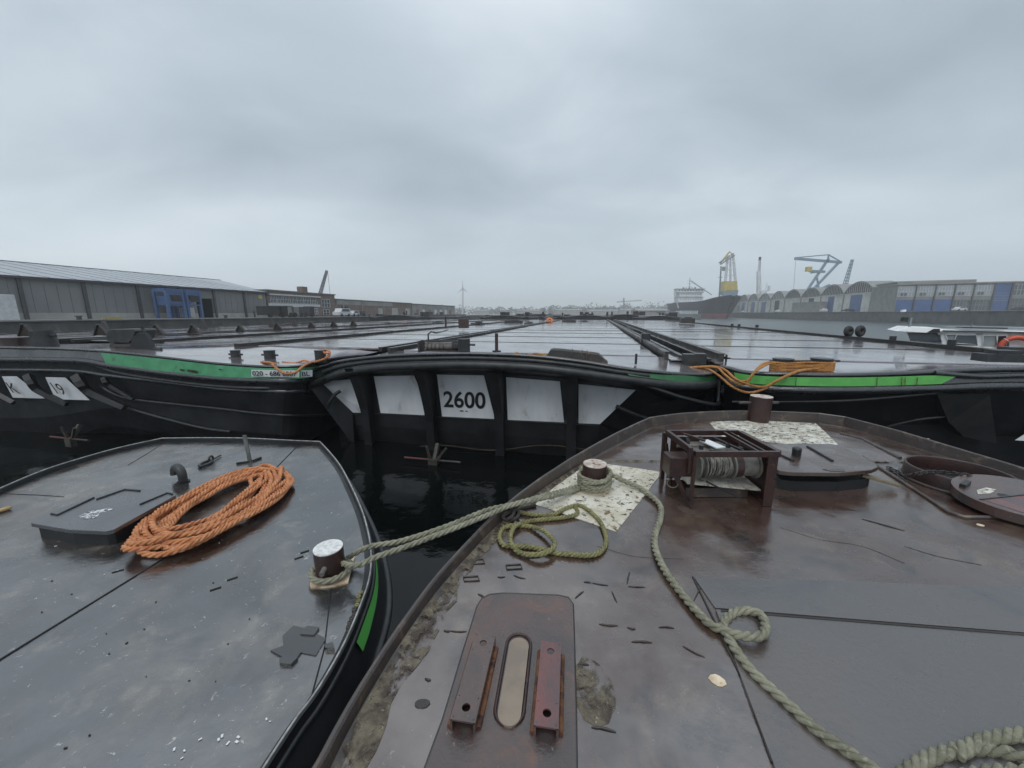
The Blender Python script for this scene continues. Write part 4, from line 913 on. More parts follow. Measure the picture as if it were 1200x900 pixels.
# ---- left barge (K 19.. on its bow)
def barge_left_back():
    t = thing('barge', 'black barge with green bow band, phone number sign and K panel, behind the left deck', 'barge', F(-9, 22, 0), -TH)
    yf = lerpf([(-200,11.7),(0,11.2),(115,10.6),(200,10.15),(300,9.7),(345,9.72),(358,10.1),(372,11.2),(400,12.2)])
    def cv(pts, d=0): return [Y(x, y, yf(x)+d) for x, y in pts]
    Tp = [(-160,405),(-60,405),(0,406.3),(60,407.3),(115,410),(150,413),(200,418.5),(253,424.5),(300,427.8),(330,428.5),(350,428),(372,426),(398,421)]
    T = spline(cv(Tp), 100)
    Gp = [(-160,421),(-60,421),(0,421.5),(60,422),(100,423.5),(125,428),(150,431.5),(200,438),(253,443.5),(300,446),(345,446.5),(372,444),(398,438)]
    Gq = spline(cv(Gp, -.06), 100)
    mb = MB(); mb.loft([[p+FU*.03 for p in T], Gq], True); mk(mb, 'bulwark', M_blackg, t)
    rail_along(t, [p-Vector((0,0,.03)) for p in T], .05, 'rail_cap', sx=.9, sz=.7)
    rail_along(t, Gq, .085, 'rub_rail', M_blackg, sx=.8)
    L2 = [(-160,433),(-60,433),(0,433.5),(60,434),(95,435.5),(125,440),(180,446),(253,455),(300,458),(345,459),(380,456)]
    rail_along(t, cv(L2, .02), .06, 'rub_rail', M_blackg, sx=.8)
    # green band
    a = cv([(118,413.2),(150,416.5),(200,421.5),(253,427.6),(300,431),(330,431.6),(350,431),(372,429.5),(392,426)], -.075)
    b = cv([(124,426),(150,430),(200,436),(253,441.3),(300,443.3),(345,443.8),(360,443),(372,441),(392,436)], -.12)
    mb = MB(); mb.loft([spline(a, 60), spline(b, 60)], True); mk(mb, 'green_band', M_green1, t)
    for x, y, s_ in ((213,433.5,.05),(228,435.5,.07),(258,433,.03),(222,434.5,.06)):
        mb = MB(); mb.box(Y(x, y, yf(x)-.14), (s_*3, .006, s_), R(-22)); mk(mb, 'paint_scrape', M_coam, t)
    # phone sign
    s0 = Y(294.5, 441.2, yf(294)-.25); s1 = Y(350.5, 442.2, 9.52); u0 = Y(294.5, 433.3, yf(294)-.25); u1 = Y(350.5, 434.3, 9.52)
    mb = MB(); mb.prism([u0, u1, s1, s0], .01, Vector((0,-1,0))); mk(mb, 'sign', M_signw, t)
    xd = (s1-s0); f = Vector((0,-.014,0)); hh = (u0-s0).length
    text('020 - 686 6007', 'lettering', M_letter, s0+xd*.04+Vector((0,-.016,hh*.16)), xd, Vector((0,0,1)), hh*.98, t, bold=.0015, width=xd.length*.92)
    s0 = Y(353, 442.2, 9.62); s1 = Y(366, 441.3, 9.80); u0 = Y(353, 434.4, 9.62); u1 = Y(366, 433.6, 9.80)
    mb = MB(); mb.prism([u0, u1, s1, s0], .01, Vector((0,-1,0))); mk(mb, 'sign', M_signw, t)
    text('BL', 'lettering', M_letter, s0+(s1-s0)*.12+Vector((0,-.016,hh*.16)), s1-s0, Vector((0,0,1)), hh*.98, t, bold=.0015, width=(s1-s0).length*.7)
    # bow side plating: strakes stepping down and under
    strakes = [([(-160,437),(0,438),(95,440),(125,444),(180,451),(253,459.5),(300,462.5),(345,463.5),(395,460)], .06),
               ([(-160,468),(0,468),(60,468),(130,462),(180,470),(253,478),(300,484),(345,488),(395,488)], .30),
               ([(-160,490),(0,490),(60,488),(130,478),(180,487),(235,500),(300,507),(345,510),(395,508)], .38),
               ([(-160,520),(0,518),(60,515),(130,500),(180,506),(235,514),(300,526),(345,530),(395,530)], .75)]
    Cs = [spline(cv(pts, d), 100) for pts, d in strakes]
    bot = [Vector((p.x, p.y, -1.1))+FU*.8 for p in Cs[-1]]
    mb = MB(); mb.loft([[p+Vector((0,0,-.04)) for p in Gq]] + Cs + [bot], False); mk(mb, 'hull', M_black, t)
    rail_along(t, cv([(113,448),(130,460),(150,467),(180,471),(253,478.5),(300,484),(345,487),(392,486)], .22), .035, 'strake_edge', M_blackmat)
    rail_along(t, cv([(130,472),(180,487),(235,501),(270,506)], .33), .04, 'strake_edge', M_blackmat)
    rail_along(t, cv([(100,424),(140,437),(200,446.5),(260,453),(320,455),(380,453)], -.02), .045, 'strake_edge', M_blackmat)
    # panels and letters
    for quad in (((2,441),(19,441),(52,467),(15,466)), ((53,442),(76,442.5),(105,469),(65,468))):
        q = [Y(x, y, yf(x)+(.0 if y < 450 else .17)) for x, y in quad]; mb = MB(); mb.prism(q, .012, Vector((0,-1,0))); mk(mb, 'white_panel', M_white, t)
    kx = Y(15, 460, yf(19)+.07); text('K', 'lettering', M_letter, kx, Vector((1,-.2,-.08)), Vector((-.25,-.17,1)), .50, t, width=.34)
    kx = Y(67, 461, yf(70)+.07); text('19', 'lettering', M_letter, kx, Vector((1,-.3,-.06)), Vector((-.25,-.17,1)), .52, t, width=.48)
    # sweeping ribs
    for x0, y0, x1, y1, x2, y2, w in ((33,440,46,458,78,474,.12), (90,441,106,460,146,478,.14), (-24,440,-12,457,16,472,.12), (122,443,130,452,156,468,.08)):
        P = spline([Y(x0, y0, yf(x0)-.1), Y((x0+x1)/2-2, (y0+y1)/2, yf(x1)-.1), Y(x1, y1, yf(x1)-.02), Y(x2, y2, yf(x2)+.1)], 16); mb = MB(); mb.tube(P, [w*(1-.35*i/15) for i in range(16)], 4, smooth=False); mk(mb, 'rib', M_black, t)
    anchor(t, Y(82, 514, 9.9), .95)
    # foredeck to the covers
    n = len(T); back = [F(-15.7+10.9*i/(n-1), 3.1, ZD-.03) for i in range(n)]
    mb = MB(); mb.loft([T, [p.lerp(q, .4)+Vector((0,0,-.03)) for p, q in zip(T, back)], back], True); mk(mb, 'foredeck', M_hatch, t)
    side_hull(t, -4.75, 1.8, 64)
    hatch_covers(t, -10.3, -4.85, 2.65, 16, seed=2); hatch_covers(t, -15.5, -10.3, 3.2, 16, seed=3)
    coaming(t, -4.9, 2.3, 64, .12, .12); coaming(t, -10.3, 2.0, 64, .16, .16); coaming(t, -15.6, 3.0, 64, .16, .16)
    # bollards: photo positions on the bow deck
    for x, y, r_, h in ((317,423.5,.145,.30), (277,422,.125,.27), (273,421,.12,.28)):
        if x == 273: continue
        bollard_part(t, Y(x, y, yf(x)+1.1), r_, h)
    bollard_part(t, Y(376, 422.5, 10.4), .145, .27, pin=False)
    p = Y(54.5, 406, 12); mb = MB(); mb.tube([p-Vector((0,0,.1)), p+Vector((-.03,0,.38)), p+Vector((-.04,0,.48))], [.29,.28,.28], 20); mk(mb, 'bollard', M_blackmat, t); mb = MB(); mb.cyl(p+Vector((.05,0,.34)), p+Vector((.42,-.05,.34)), .045, 8); mk(mb, 'cross_pin', M_blackmat, t)
    p = Y(19, 406, 12.2); mb = MB(); mb.cyl(p-Vector((0,0,.1)), p+Vector((0,0,.24)), .32, 20); mb.cyl(p+Vector((0,0,.24)), p+Vector((0,0,.30)), .40, 20); mk(mb, 'fairlead', M_rust, t)
    return t
barge_left_back()
def anchor_winch():
    o = Y(150, 411, 11.3); t = thing('anchor_winch', 'black anchor winch with a peaked hood on the bow of the left rear barge', 'winch', o)
    def P(px, py, d=0): return Y(px, py, 11.3+d)
    mb = MB(); h = [P(124,396.5), P(125,389), P(128,386), P(156,385.5), P(159,388), P(155,398), P(150,402), P(126,401)]; mb.prism(h, .7, Vector((0,-1,0))); mk(mb, 'hood', M_blackmat, t, bevel=.02)
    mb = MB(); mb.prism([P(153,411,.0), P(154,396,.0), P(162,390,.0), P(170,391,.0), P(174,397,0), P(180,412,0)], .12, Vector((0,-1,0))); mk(mb, 'side_plate', M_black, t)
    mb = MB(); mb.prism([P(128,409,.35), P(129,399,.35), P(150,399,.35), P(152,409,.35)], .12, Vector((0,-1,0))); mk(mb, 'side_plate', M_coam, t)
    mb = MB(); mb.cyl(P(140,406,.2), P(160,405,.2), .17, 16); mk(mb, 'drum', M_coam, t)
    mb = MB(); mb.cyl(P(166,407,.05), P(189,409.5,.05), .05, 10); mk(mb, 'shaft', M_blackmat, t)
    mb = MB(); mb.bar(P(166,384,.1), P(177,377,.1), .03, .03); mb.bar(P(166,383,.1), P(171,392,.1), .06, .05); mk(mb, 'brake_lever', M_blackmat, t)
anchor_winch()
rope_on([Y(331,427,10.2), Y(316,425.5,9.95), Y(306,424.2,10.2), Y(318,425.5,9.6), Y(320,428,9.5), Y(327,434,9.42), Y(336,438,9.38), Y(347,436,9.38), Y(354,430,9.5), Y(363,425,9.8), Y(375,422.5,10.2), Y(385,418,10.3), Y(386,412,10.4), Y(378,410,10.5), Y(381,414,10.25), Y(387,414,10.4), Y(381,420,10.2)], .032, M_rope_o, 'orange rope drooping over the phone number sign to the small bollard')
rope_on([Y(331,424,10.3), Y(345,425.5,10.2), Y(356,422.5,10.3), Y(366,424.5,10.2), Y(380,421,10.2)], .028, M_rope_o, 'second orange rope strand lying flat on the rail above the phone sign')
rope_on([Y(222,419,11.2), Y(240,418,11.4), Y(258,418.5,11.4), Y(266,421,11.1), Y(250,420,11.2), Y(238,420,11.1), Y(262,423,10.9), Y(280,423.5,10.8)], .018, M_rope_g, 'thin pale rope tangled round the bow bollard of the left rear barge')

# ---- right barge
def barge_right_back():
    t = thing('barge', 'black barge with bright green bow band and two tyres on its edge, at right', 'barge', F(9, 20, 0), -TH)
    bf = lerpf([(846,1.0),(860,.45),(890,.15),(940,.05),(1150,.05),(1400,.05)])
    Tp = [(846,428),(856,430),(875,434.5),(917,436.5),(980,437.5),(1033,436.5),(1080,434.5),(1125,432),(1200,430),(1300,430),(1420,433)]
    T = spline(curveB(Tp, bf), 100)
    Gp = [(848,446),(860,450),(875,454),(920,456.5),(980,457.5),(1040,456.5),(1100,455),(1150,453),(1200,452.5),(1300,453),(1420,458)]
    Gq = spline(curveB(Gp, lambda x: bf(x)-.06), 100)
    mb = MB(); mb.loft([[p+FU*.04 for p in T], Gq], True); mk(mb, 'bulwark', M_blackg, t)
    rail_along(t, [p-Vector((0,0,.04)) for p in T], .06, 'rail_cap', sx=.9, sz=.8); rail_along(t, Gq, .085, 'rub_rail', M_blackg)
    a = curveB([(860,436.5),(880,439.5),(917,441.5),(980,442.3),(1040,441.5),(1125,439)], lambda x: bf(x)-.075); b = curveB([(863,446),(880,449.5),(917,451.5),(980,452.8),(1040,452),(1103,450)], lambda x: bf(x)-.105)
    mb = MB(); mb.loft([spline(a, 40), spline(b, 40)], True); mk(mb, 'green_band', M_green2, t)
    for x in (933, 1028, 1057, 1061, 1075):
        mb = MB(); mb.bar(PB(x, 442, -.03-.03), PB(x-.5, 452, -.05-.03), .012, .006); mk(mb, 'rust_run', M_orangerust if x > 1040 else M_coam, t)
    mb = MB(); mb.tube(spline([PB(1095,437,0), PB(1150,441,0), PB(1200,440,0), PB(1300,441,0)], 20), .05, 8); mk(mb, 'rub_rail', M_blackg, t)
    mb = MB(); mb.tube(spline([PB(858,471,.4), PB(900,471,.2), PB(980,470,.05), (PB(1040,466,.02)), PB(1100,460,.0), PB(1106,458,.0)], 40), .03, 8); mk(mb, 'hose', M_blackmat, t)
    c1 = spline(curveB([(848,462),(900,464),(980,464),(1100,463),(1200,462),(1420,466)], lambda x: bf(x)+.02), 100)
    c2 = spline(curveB([(848,500),(900,500),(980,500),(1100,498),(1130,510),(1200,512),(1420,520)], lambda x: bf(x)+.55), 100)
    c3 = [Vector((p.x, p.y, -1.1))+FU*.4 for p in c2]
    mb = MB(); mb.loft([Gq, c1, c2, c3]); mk(mb, 'hull', M_black, t)
    mb = MB(); mb.prism([PB(1098,462,-.02), PB(1160,462,-.02), PB(1168,520,.3), PB(1130,512,.3), PB(1112,495,.25)], .5, -FU); mk(mb, 'rib', mat('rib_grey_black', (.022,.024,.026),(.034,.034,.034), rough=(.4,.6), bump=.4), t)
    mb = MB(); mb.tube(spline([PB(1040,500,.5), PB(1075,492,.35), PB(1110,488,.25)], 16), .03, 6); mk(mb, 'strake_edge', M_blackmat, t)
    mb = MB(); mb.prism([PB(1190,516,.3), PB(1215,500,.3), PB(1260,500,.3), PB(1260,520,.3)], .012, -FU); mk(mb, 'white_panel', M_white, t)
    n = len(T); back = [F(4.75+8.7*i/(n-1), 2.0, ZD-.03) for i in range(n)]
    mb = MB(); mb.loft([T, [p.lerp(q, .4)+Vector((0,0,-.04)) for p, q in zip(T, back)], back], True); mk(mb, 'foredeck', M_hatch, t)
    side_hull(t, 4.72, 1.0, 64, inw=1); side_hull(t, 13.65, 1.0, 64, inw=-1)
    hatch_covers(t, 5.15, 13.3, 2.05, 16, seed=4)
    coaming(t, 5.05, 1.7, 64, .12, .2, ribs=True); coaming(t, 13.5, -1.5, 64, .16, .16); coaming(t, 4.78, 1.7, 64, .06, .06)
    mb = MB(); mb.prism([F(4.78, 1.3, ZD-.04), F(5.0, 1.3, ZD-.04), F(5.0, 64, ZD-.04), F(4.78, 64, ZD-.04)], .03); mk(mb, 'side_deck', M_hatch, t)
    bs = []
    for x in (916, 961):
        p = PB(x, 434.5, .55); bs.append(bollard_part(t, p, .19, .25, pin=False)); 
    p = (PB(916,430,.55)+PB(961,430,.55))/2; mb = MB(); mb.cyl(PB(902,423.5,.55), PB(984,423,.55), .025, 8); mk(mb, 'cross_pin', M_coam, t)
    # small bitts on the far edge
    for x, y in ((1046,398),(1115,403),(887,383),(866,382),(858,381.5)):
        q = PA(x, y, 13.45); mb = MB(); mb.cyl(q-Vector((0,0,.05)), q+Vector((0,0,.14)), .11, 12); mk(mb, 'bitt', M_blackmat, t)
    q = PB(1172, 419, 1.0); mb = MB(); mb.box(q+Vector((0,0,.0)), (.7,.35,.16), -TH); mb.box(q+Vector((.1,.05,.1)), (.4,.3,.1), -TH); mb.box(q+Vector((.75,.3,.12)), (.5,.3,.14), -TH); mk(mb, 'fairlead', M_blackmat, t)
    mb = MB(); mb.bar(PB(1178,414,2.6)+Vector((0,0,.0)), PB(1215,412,2.6), .1, .08); mk(mb, 'fairlead', M_blackmat, t)
    return t
barge_right_back()
def fig8():
    """tan mooring line wound on the twin bollards and led across to the square bitts"""
    mb = MB(); c0 = PB(916, 434.5, .55); c1 = PB(961, 434.5, .55); ex = (c1-c0).normalized(); ey = Vector((-ex.y, ex.x, 0)); Lh = (c1-c0).length
    for k in range(6):
        z = .035+k*.031; pts = []
        r_ = .215
        for i in range(9):
            th = math.pi/2+math.pi*i/8; pts.append(c0+ex*math.cos(th)*r_+ey*math.sin(th)*r_+Vector((0,0,z+.006*math.sin(k*3+i))))
        sag = .02*math.sin(k*2.1)
        pts.append((c0+c1)/2-ey*r_+Vector((0,0,z-sag)))
        for i in range(9):
            th = -math.pi/2+math.pi*i/8; pts.append(c1+ex*math.cos(th)*r_+ey*math.sin(th)*r_+Vector((0,0,z)))
        pts.append(pts[0]); rope(mb, spline(pts, 90), .025, 3, m=5, seg=7)
    pb = lambda x, y: PB(x, y, -.12)
    s0 = PB(800, 431, 1.4)
    rope(mb, spline([PB(800,431.5,1.35), PB(823,430,1.2), PB(840,431,.9), PB(848,438,.3), pb(858,446), pb(868,450.5), pb(876,448), pb(884,436), PB(893,427,.1), PB(903,424,.3)], 120), .028, 3, m=5, seg=7)
    rope(mb, spline([PB(805,432,1.35), PB(826,431.5,1.2), PB(842,440,.5), pb(855,451), pb(868,458), pb(880,460), pb(895,456), pb(912,446), pb(930,437), PB(945,433,.25), PB(960,432,.3)], 120), .028, 3, m=5, seg=7)
    rope(mb, spline([PB(814,430,1.4), PB(838,429.5,1.1), PB(850,434,.5), pb(862,444), pb(880,451.5), pb(897,453), pb(912,445), PB(930,436.5,.1), PB(944,432.5,.25)], 120), .028, 3, m=5, seg=7)
    rope(mb, spline([PB(870,447,-.1), pb(877,445), pb(887,434), PB(899,427,.15), PB(908,425,.3)], 60), .026, 3, m=5, seg=7)
    single(mb, 'mooring_rope', M_rope_t, 'tan orange mooring rope wound on twin bollards and drooping over the green band', 'rope')
fig8()
for x, lab in ((993.5, 'left one of two black tyres standing on the far barge edge'), (1007, 'right one of two black tyres standing on the far barge edge')):
    q = PA(x, 395, 13.55); mb = MB(); mb.torus(q+Vector((0,0,.27)), (.25, -1, .05), .165, .10, 24, 10); o = single(mb, 'tyre', M_tyre, lab, 'tyre', 'tyres on the barge edge')

# ---- barges further left along the quay
def far_left_barges():
    M_fr = mat('brown_hold_edge', (.05,.04,.036),(.03,.027,.025), rough=(.3,.6), bump=.5)
    t = thing('barge', 'low barge with triangular brackets along its edge, second from the left quay', 'barge', F(-17.3, 25, 0), -TH)
    hatch_covers(t, -19.9, -16.0, 3.4, 16, seed=5); coaming(t, -15.95, 3, 64, .12, .09); coaming(t, -20.0, 3, 64, .25, .10)
    side_hull(t, -20.3, 3, 64); side_hull(t, -15.9, 3, 64, inw=-1)
    for x, y in ((29,394),(117,393),(183,391.5),(226,390.5),(281,390),(325,386.5),(365,384.5),(391,383),(414,381.7)):
        q = PA(x, y, -20.0); h = .48; mb = MB(); mb.prism([q+FV*.0+Vector((0,0,h)), q+FU*.0-FV*.30, q+FV*.30+FU*.1], .14, -FU)
        mb.bar(q-FV*.32+Vector((0,0,0)), q+Vector((0,0,h)), .10, .05); mk(mb, 'bracket', M_fr, t)
    t = thing('barge', 'brown edged barge lying alongside the left quay wall', 'barge', F(-26, 25, 0), -TH)
    hatch_covers(t, -30.5, -21.6, 1, 16, seed=6); coaming(t, -21.4, 0, 64, .25, .10); coaming(t, -30.6, 0, 64, .25, .10); coaming(t, -26, 0, 60, .15, .08)
    side_hull(t, -21.2, 0, 64, inw=-1); side_hull(t, -30.9, 0, 64)
    for x in (122, 238, 318, 345):
        q = PA(x, 389-(x-122)*.03, -26.0); mb = MB(); mb.prism([q+Vector((0,0,.7)), q-FV*.35, q+FV*.35], .14, -FU); mk(mb, 'bracket', M_fr, t)
    q = PA(330, 381, -28); mb = MB(); mb.bar(q, PA(372, 377, -28), .25, .12); mk(mb, 'pipe', M_fr, t)
far_left_barges()

# ---- rows of barges in the distance, bows and clutter against the skyline
def far_barges():
    rr = random.Random(33); k = 0
    looks = ['with a squat wheel hump on deck', 'with three short posts', 'with a low black cabin', 'with a rusty winch lump', 'with pale heaped gear on deck', 'with twin bollards and a box', 'low and bare', 'with a small mast']
    spots = [(560,374,620,72),(600,371,660,92),(655,372,720,80),(705,371,760,86),(745,373,800,76),(630,374,640,68),(765,372,790,98),(430,378,500,66),(470,376,520,84),(680,370,700,112)]
    labs = ['dark far barge just right of the upright brown box, three posts on deck', 'dark far barge below the left part of the treeline', 'dark far barge straight ahead at the end of the hatch covers', 'far barge right of centre with low black gear on deck', 'far barge just left of the grey ship with pale gear heaped on deck', 'small dark far barge left of the orange float', 'farthest barge in front of the grey ship', 'brown far barge in front of the long brick shed, red gear on deck', 'far barge before the wind turbine with low black gear', 'most distant barge below the construction crane']
    for (x0, py, x1, b), lab in zip(spots, labs):
        p0 = PB(x0, py, b); p1 = PB(x1, py, b); a0, a1 = toF(p0)[0], toF(p1)[0]; w = a1-a0
        t = thing('barge', lab, 'barge', F((a0+a1)/2, b, 0), -TH, 'barges in the far rows')
        mb = MB(); zt = 2.75+rr.uniform(-.2,.35)
        prof = [(-.5,.5),(-.5,zt-.2),(-.25,zt+.1),(0,zt+.25),(.25,zt+.1),(.5,zt-.2),(.5,.5)]
        mb.rings([[F((a0+a1)/2+u*w*sc, b+db, z-dz) for u, z in prof] for db, sc, dz in ((0,.72,.1),(.8,.95,.0),(3,1,.05),(22,1,.1))], cap=True, smooth=False); mk(mb, 'hull', M_black, t)
        mb = MB(); mb.box(F((a0+a1)/2, b+12, zt+.02), (w*.8, 18, .5), -TH); mk(mb, 'hatch', M_hatch, t)
        for j in range(rr.randint(5, 9)):
            a = rr.uniform(a0+.5, a1-.5); hgt = rr.uniform(.4, 1.3); mb = MB(); z_ = zt-.1
            if rr.random() < .5: mb.cyl(F(a, b+1.5, z_), F(a, b+1.5, z_+hgt), rr.uniform(.1,.25), 10); mb.cyl(F(a-.3, b+1.5, z_+hgt*.7), F(a+.3, b+1.5, z_+hgt*.7), .05, 6)
            else: mb.box(F(a, b+1.8, z_+hgt*.4), (rr.uniform(.5,1.8), .8, hgt*.8), -TH)
            mk(mb, 'deck_gear', rr.choice([M_blackmat, M_coam, M_rust, M_black]), t)
        mb = MB(); mb.tube([F(a0+.3, b-.02, zt-.15), F((a0+a1)/2, b-.1, zt+.2), F(a1-.3, b-.02, zt-.15)], .07, 6); mk(mb, 'rub_rail', M_blackg, t)
far_barges()
M_float = mat('orange_float', (.75,.22,.06),(.5,.15,.05), rough=(.4,.6))
c = PB(644, 379, 44); mb = MB(); mb.torus(c+Vector((0,0,.35)), (0,-1,.3), .3, .2, 18, 8); single(mb, 'life_buoy', M_float, 'orange buoy standing on the far end of the middle hatch covers', 'buoy')
# a few low boxes at the end of the covers
for (x, y, b, w, h, m, lab) in ((667,380,46,1.9,.6,M_blackmat,'black box at the far end of the covers, right of the orange buoy'),(684,379.5,47,1.7,.35,M_blackmat,'flatter black box right of the first black box at the far end'),(805,378.5,38,1.5,.55,M_woodyel if False else M_coam,'dark crate on the right barge in front of the grey ship'),
                              (456,384,33,1.6,.5,M_rust,'rust brown crate on the left covers in front of the brick shed'),(474,381,40,1.8,.4,mat('red_gear',(.45,.08,.05),(.3,.06,.05),rough=(.4,.6)),'red gear heap on the far left covers'),(490,384,36,1.4,.3,M_blackmat,'low black crate right of the red gear heap'),(560,382,30,1.3,.35,M_blackmat,'low black crate right of the upright brown box'),(602,380,38,2.2,.5,M_blackmat,'wide black crate left of the orange buoy'),(620,381.5,34,1.0,.3,M_coam,'small dark crate nearest the orange buoy on its left'),(513,382,36,1.0,.5,M_blackmat,'small black crate between thin post and red gear')):
    c = PB(x, y, b); mb = MB(); mb.box(c+Vector((0,0,h/2)), (w, .9, h), -TH); mb.box(c+Vector((.1,0,h+.06)), (w*.5, .6, .12), -TH)
    single(mb, 'crate', m, lab, 'crate', 'crates and gear at the far end of the covers', bevel=.03)

# ------------------------------------------------------------------ quays
M_quay = mat('quay_concrete', (.10,.10,.095),(.055,.056,.055),(.17,.165,.15), scale=.35, rough=(.6,.85), bump=.6, bscale=3, s3=.8, thr3=(.6,.75), stretch=(1,1,.6))
M_qtop = mat('quay_top', (.24,.235,.225),(.18,.18,.175), scale=.3, rough=(.4,.7), bump=.3)
M_facade = mat('grey_cladding', (.21,.215,.215),(.18,.185,.187), scale=.2, rough=(.5,.7), bump=.2, bscale=2)
M_roofg = mat('pale_roof', (.38,.405,.43),(.33,.355,.38), scale=.15, rough=(.35,.55), bump=.2, bscale=2)
M_plinth = mat('pale_plinth', (.40,.39,.36),(.32,.31,.29), scale=.5, rough=(.6,.8))
M_dark = mat('dark_opening', (.02,.021,.022),(.03,.03,.03), rough=(.6,.8))
M_postd = mat('dark_post', (.05,.052,.058),(.07,.07,.075), rough=(.4,.6))
M_brick = mat('brown_brick', (.19,.14,.115),(.15,.115,.10),(.23,.18,.155), scale=.8, rough=(.7,.9), bump=.4, bscale=6, s3=2)
M_wht = mat('white_frame', (.60,.61,.62),(.5,.51,.52), rough=(.4,.6))
M_glass = mat('window_glass', (.06,.075,.085),(.10,.115,.125), scale=.6, rough=(.05,.15))
M_shed = mat('grey_shed_wall', (.30,.29,.27),(.23,.22,.21), scale=.3, rough=(.6,.8))
M_blue = mat('blue_paint', (.07,.13,.28),(.06,.11,.23), rough=(.4,.6))
M_bluel = mat('blue_panel', (.055,.11,.27),(.05,.09,.21), scale=.4, rough=(.3,.5))
QL = -55.0; ZQL = 2.6
mb = MB(); mb.prism([F(QL, -60, ZQL), F(QL, 300, ZQL), F(QL-120, 300, ZQL), F(QL-120, -60, ZQL)], ZQL+3); struct(mb, 'quay', M_quay)
mb = MB(); mb.prism([F(QL+.25, -60, ZQL+.14), F(QL+.25, 300, ZQL+.14), F(QL-119, 300, ZQL+.14), F(QL-119, -60, ZQL+.14)], .13); struct(mb, 'quay_paving', M_qtop)
ZG = ZQL+.14
def plane_px(a):      # photo x -> b on the upright plane a = const
    return lambda px: toF(PA(px, 360, a))[1]
def warehouse():
    a0, a1, b = -62., -82., plane_px(-62)
    b0, b1 = -25., b(313); ze, zr = 7.45, 10.9
    t = thing('warehouse', 'long low grey metal warehouse with a pale pitched roof on the left quay', 'warehouse', F(-75, (b0+b1)/2, ZG), -TH)
    xs = [28, 102, 164, 212, 252, 287]; cuts = [b0] + [b(x) for x in xs] + [b1]
    d0, d1 = b(231), b(250)
    for i in range(len(cuts)-1):
        s0, s1 = cuts[i]+.06, cuts[i+1]-.06; mb = MB()
        segs = [(s0, s1, 3.5)]
        if s0 < d0 < s1: segs = [(s0, d0, 3.5), (d0, min(d1, s1), 5.9), (min(d1, s1), s1, 3.5)]
        for q0, q1, zb in segs:
            if q1-q0 > .05: mb.prism([F(a0, q0, ze), F(a0, q1, ze), F(a0, q1, zb), F(a0, q0, zb)], .2, FV)
        mk(mb, 'wall_panel', M_facade, t)
        if i: mb = MB(); mb.bar(F(a0+.08, cuts[i], ZG), F(a0+.08, cuts[i], ze), .35, .3, up=FV); mk(mb, 'post', M_postd, t)
    for q0, q1 in ((b0, d0), (d1, b1)):
        mb = MB(); mb.prism([F(a0+.05, q0, 3.5), F(a0+.05, q1, 3.5), F(a0+.05, q1, ZG-.1), F(a0+.05, q0, ZG-.1)], .3, FV); mk(mb, 'plinth', M_plinth, t)
    mb = MB(); mb.prism([F(a0-5, d0-1, 6.2), F(a0-5, d1+1, 6.2), F(a0-5, d1+1, ZG), F(a0-5, d0-1, ZG)], .2, FV); mb.prism([F(a0-.2,d0-.2,5.9),F(a0-5,d0-.2,5.9),F(a0-5,d0-.2,ZG),F(a0-.2,d0-.2,ZG)],.1,FU); mb.prism([F(a0-.2,d1+.2,5.9),F(a0-5,d1+.2,5.9),F(a0-5,d1+.2,ZG),F(a0-.2,d1+.2,ZG)],.1,FU); mk(mb, 'doorway', M_dark, t)
    for i in range(len(cuts)-1):
        mb = MB(); q = cuts[i]+.9
        while q < cuts[i+1]-.4:
            if not (d0-.3 < q < d1+.3): mb.bar(F(a0+.03, q, 3.52), F(a0+.01, q, ze-.05), .04, .03, up=FV)
            q += 1.1
        if mb.v: o = mk(mb, 'cladding_joints', mat('cladding_joint', (.19,.195,.195), rough=(.5,.7)), t); o['kind'] = 'stuff'
    # roof, hipped at the far end
    bh = toF(PA(258, 330, a1))[1]
    mb = MB(); e0, e1, r0, r1 = F(a0+.4, b0-1, ze+.15), F(a0+.4, b1+.6, ze+.15), F(a1, b0-1, zr), F(a1, bh, zr); g0, g1 = F(a1-20, b0-1, ze), F(a1-20, b1+.6, ze)
    mb.add([e0, e1, r1, r0, g0, g1], [(0,1,2,3), (1,5,2), (3,2,5,4)]); mk(mb, 'roof', M_roofg, t)
    mb = MB(); mb.bar(e0-Vector((0,0,.15)), e1-Vector((0,0,.15)), .3, .22); mk(mb, 'gutter', M_postd, t)
    n = 34; mb = MB()
    for i in range(n):
        f = i/n; p = e0.lerp(e1, f); q = Vector(F(a1, min(b0-1+(b1+1.6-b0)*f, bh), zr)); mb.bar(p+Vector((0,0,.02)), q+Vector((0,0,.02)), .08, .06)
    o = mk(mb, 'roof_seams', mat('roof_seam', (.28,.30,.32), rough=(.4,.6)), t); o['kind'] = 'stuff'
    mb = MB(); mb.bar(F(a1, b0-1, zr+.03), F(a1, bh, zr+.03), .3, .12); mk(mb, 'ridge_cap', M_postd, t)
    mb = MB(); mb.prism([F(a1-20, b0, ze), F(a1-20, b1, ze), F(a1-20, b1, ZG), F(a1-20, b0, ZG)], .2, -FV); mb.prism([F(a0-.2, b1, ze), F(a1-19.8, b1, ze), F(a1-19.8, b1, ZG), F(a0-.2, b1, ZG)], .2, FU); mk(mb, 'wall', M_facade, t)
    q0, q1 = b(304), b(308.5); mb = MB(); mb.prism([F(a0+.04, q0, 6.95), F(a0+.04, q1, 6.95), F(a0+.04, q1, 6.3), F(a0+.04, q0, 6.3)], .05, FV); mk(mb, 'sign', mat('yellow_sign', (.55,.55,.10),(.45,.45,.12), rough=(.4,.6)), t)
    mb = MB(); q = b(297); mb.cyl(F(a0, q, ZG), F(a0+.0, q, ZG+1.1), .2, 8); mk(mb, 'downpipe', M_postd, t)
warehouse()
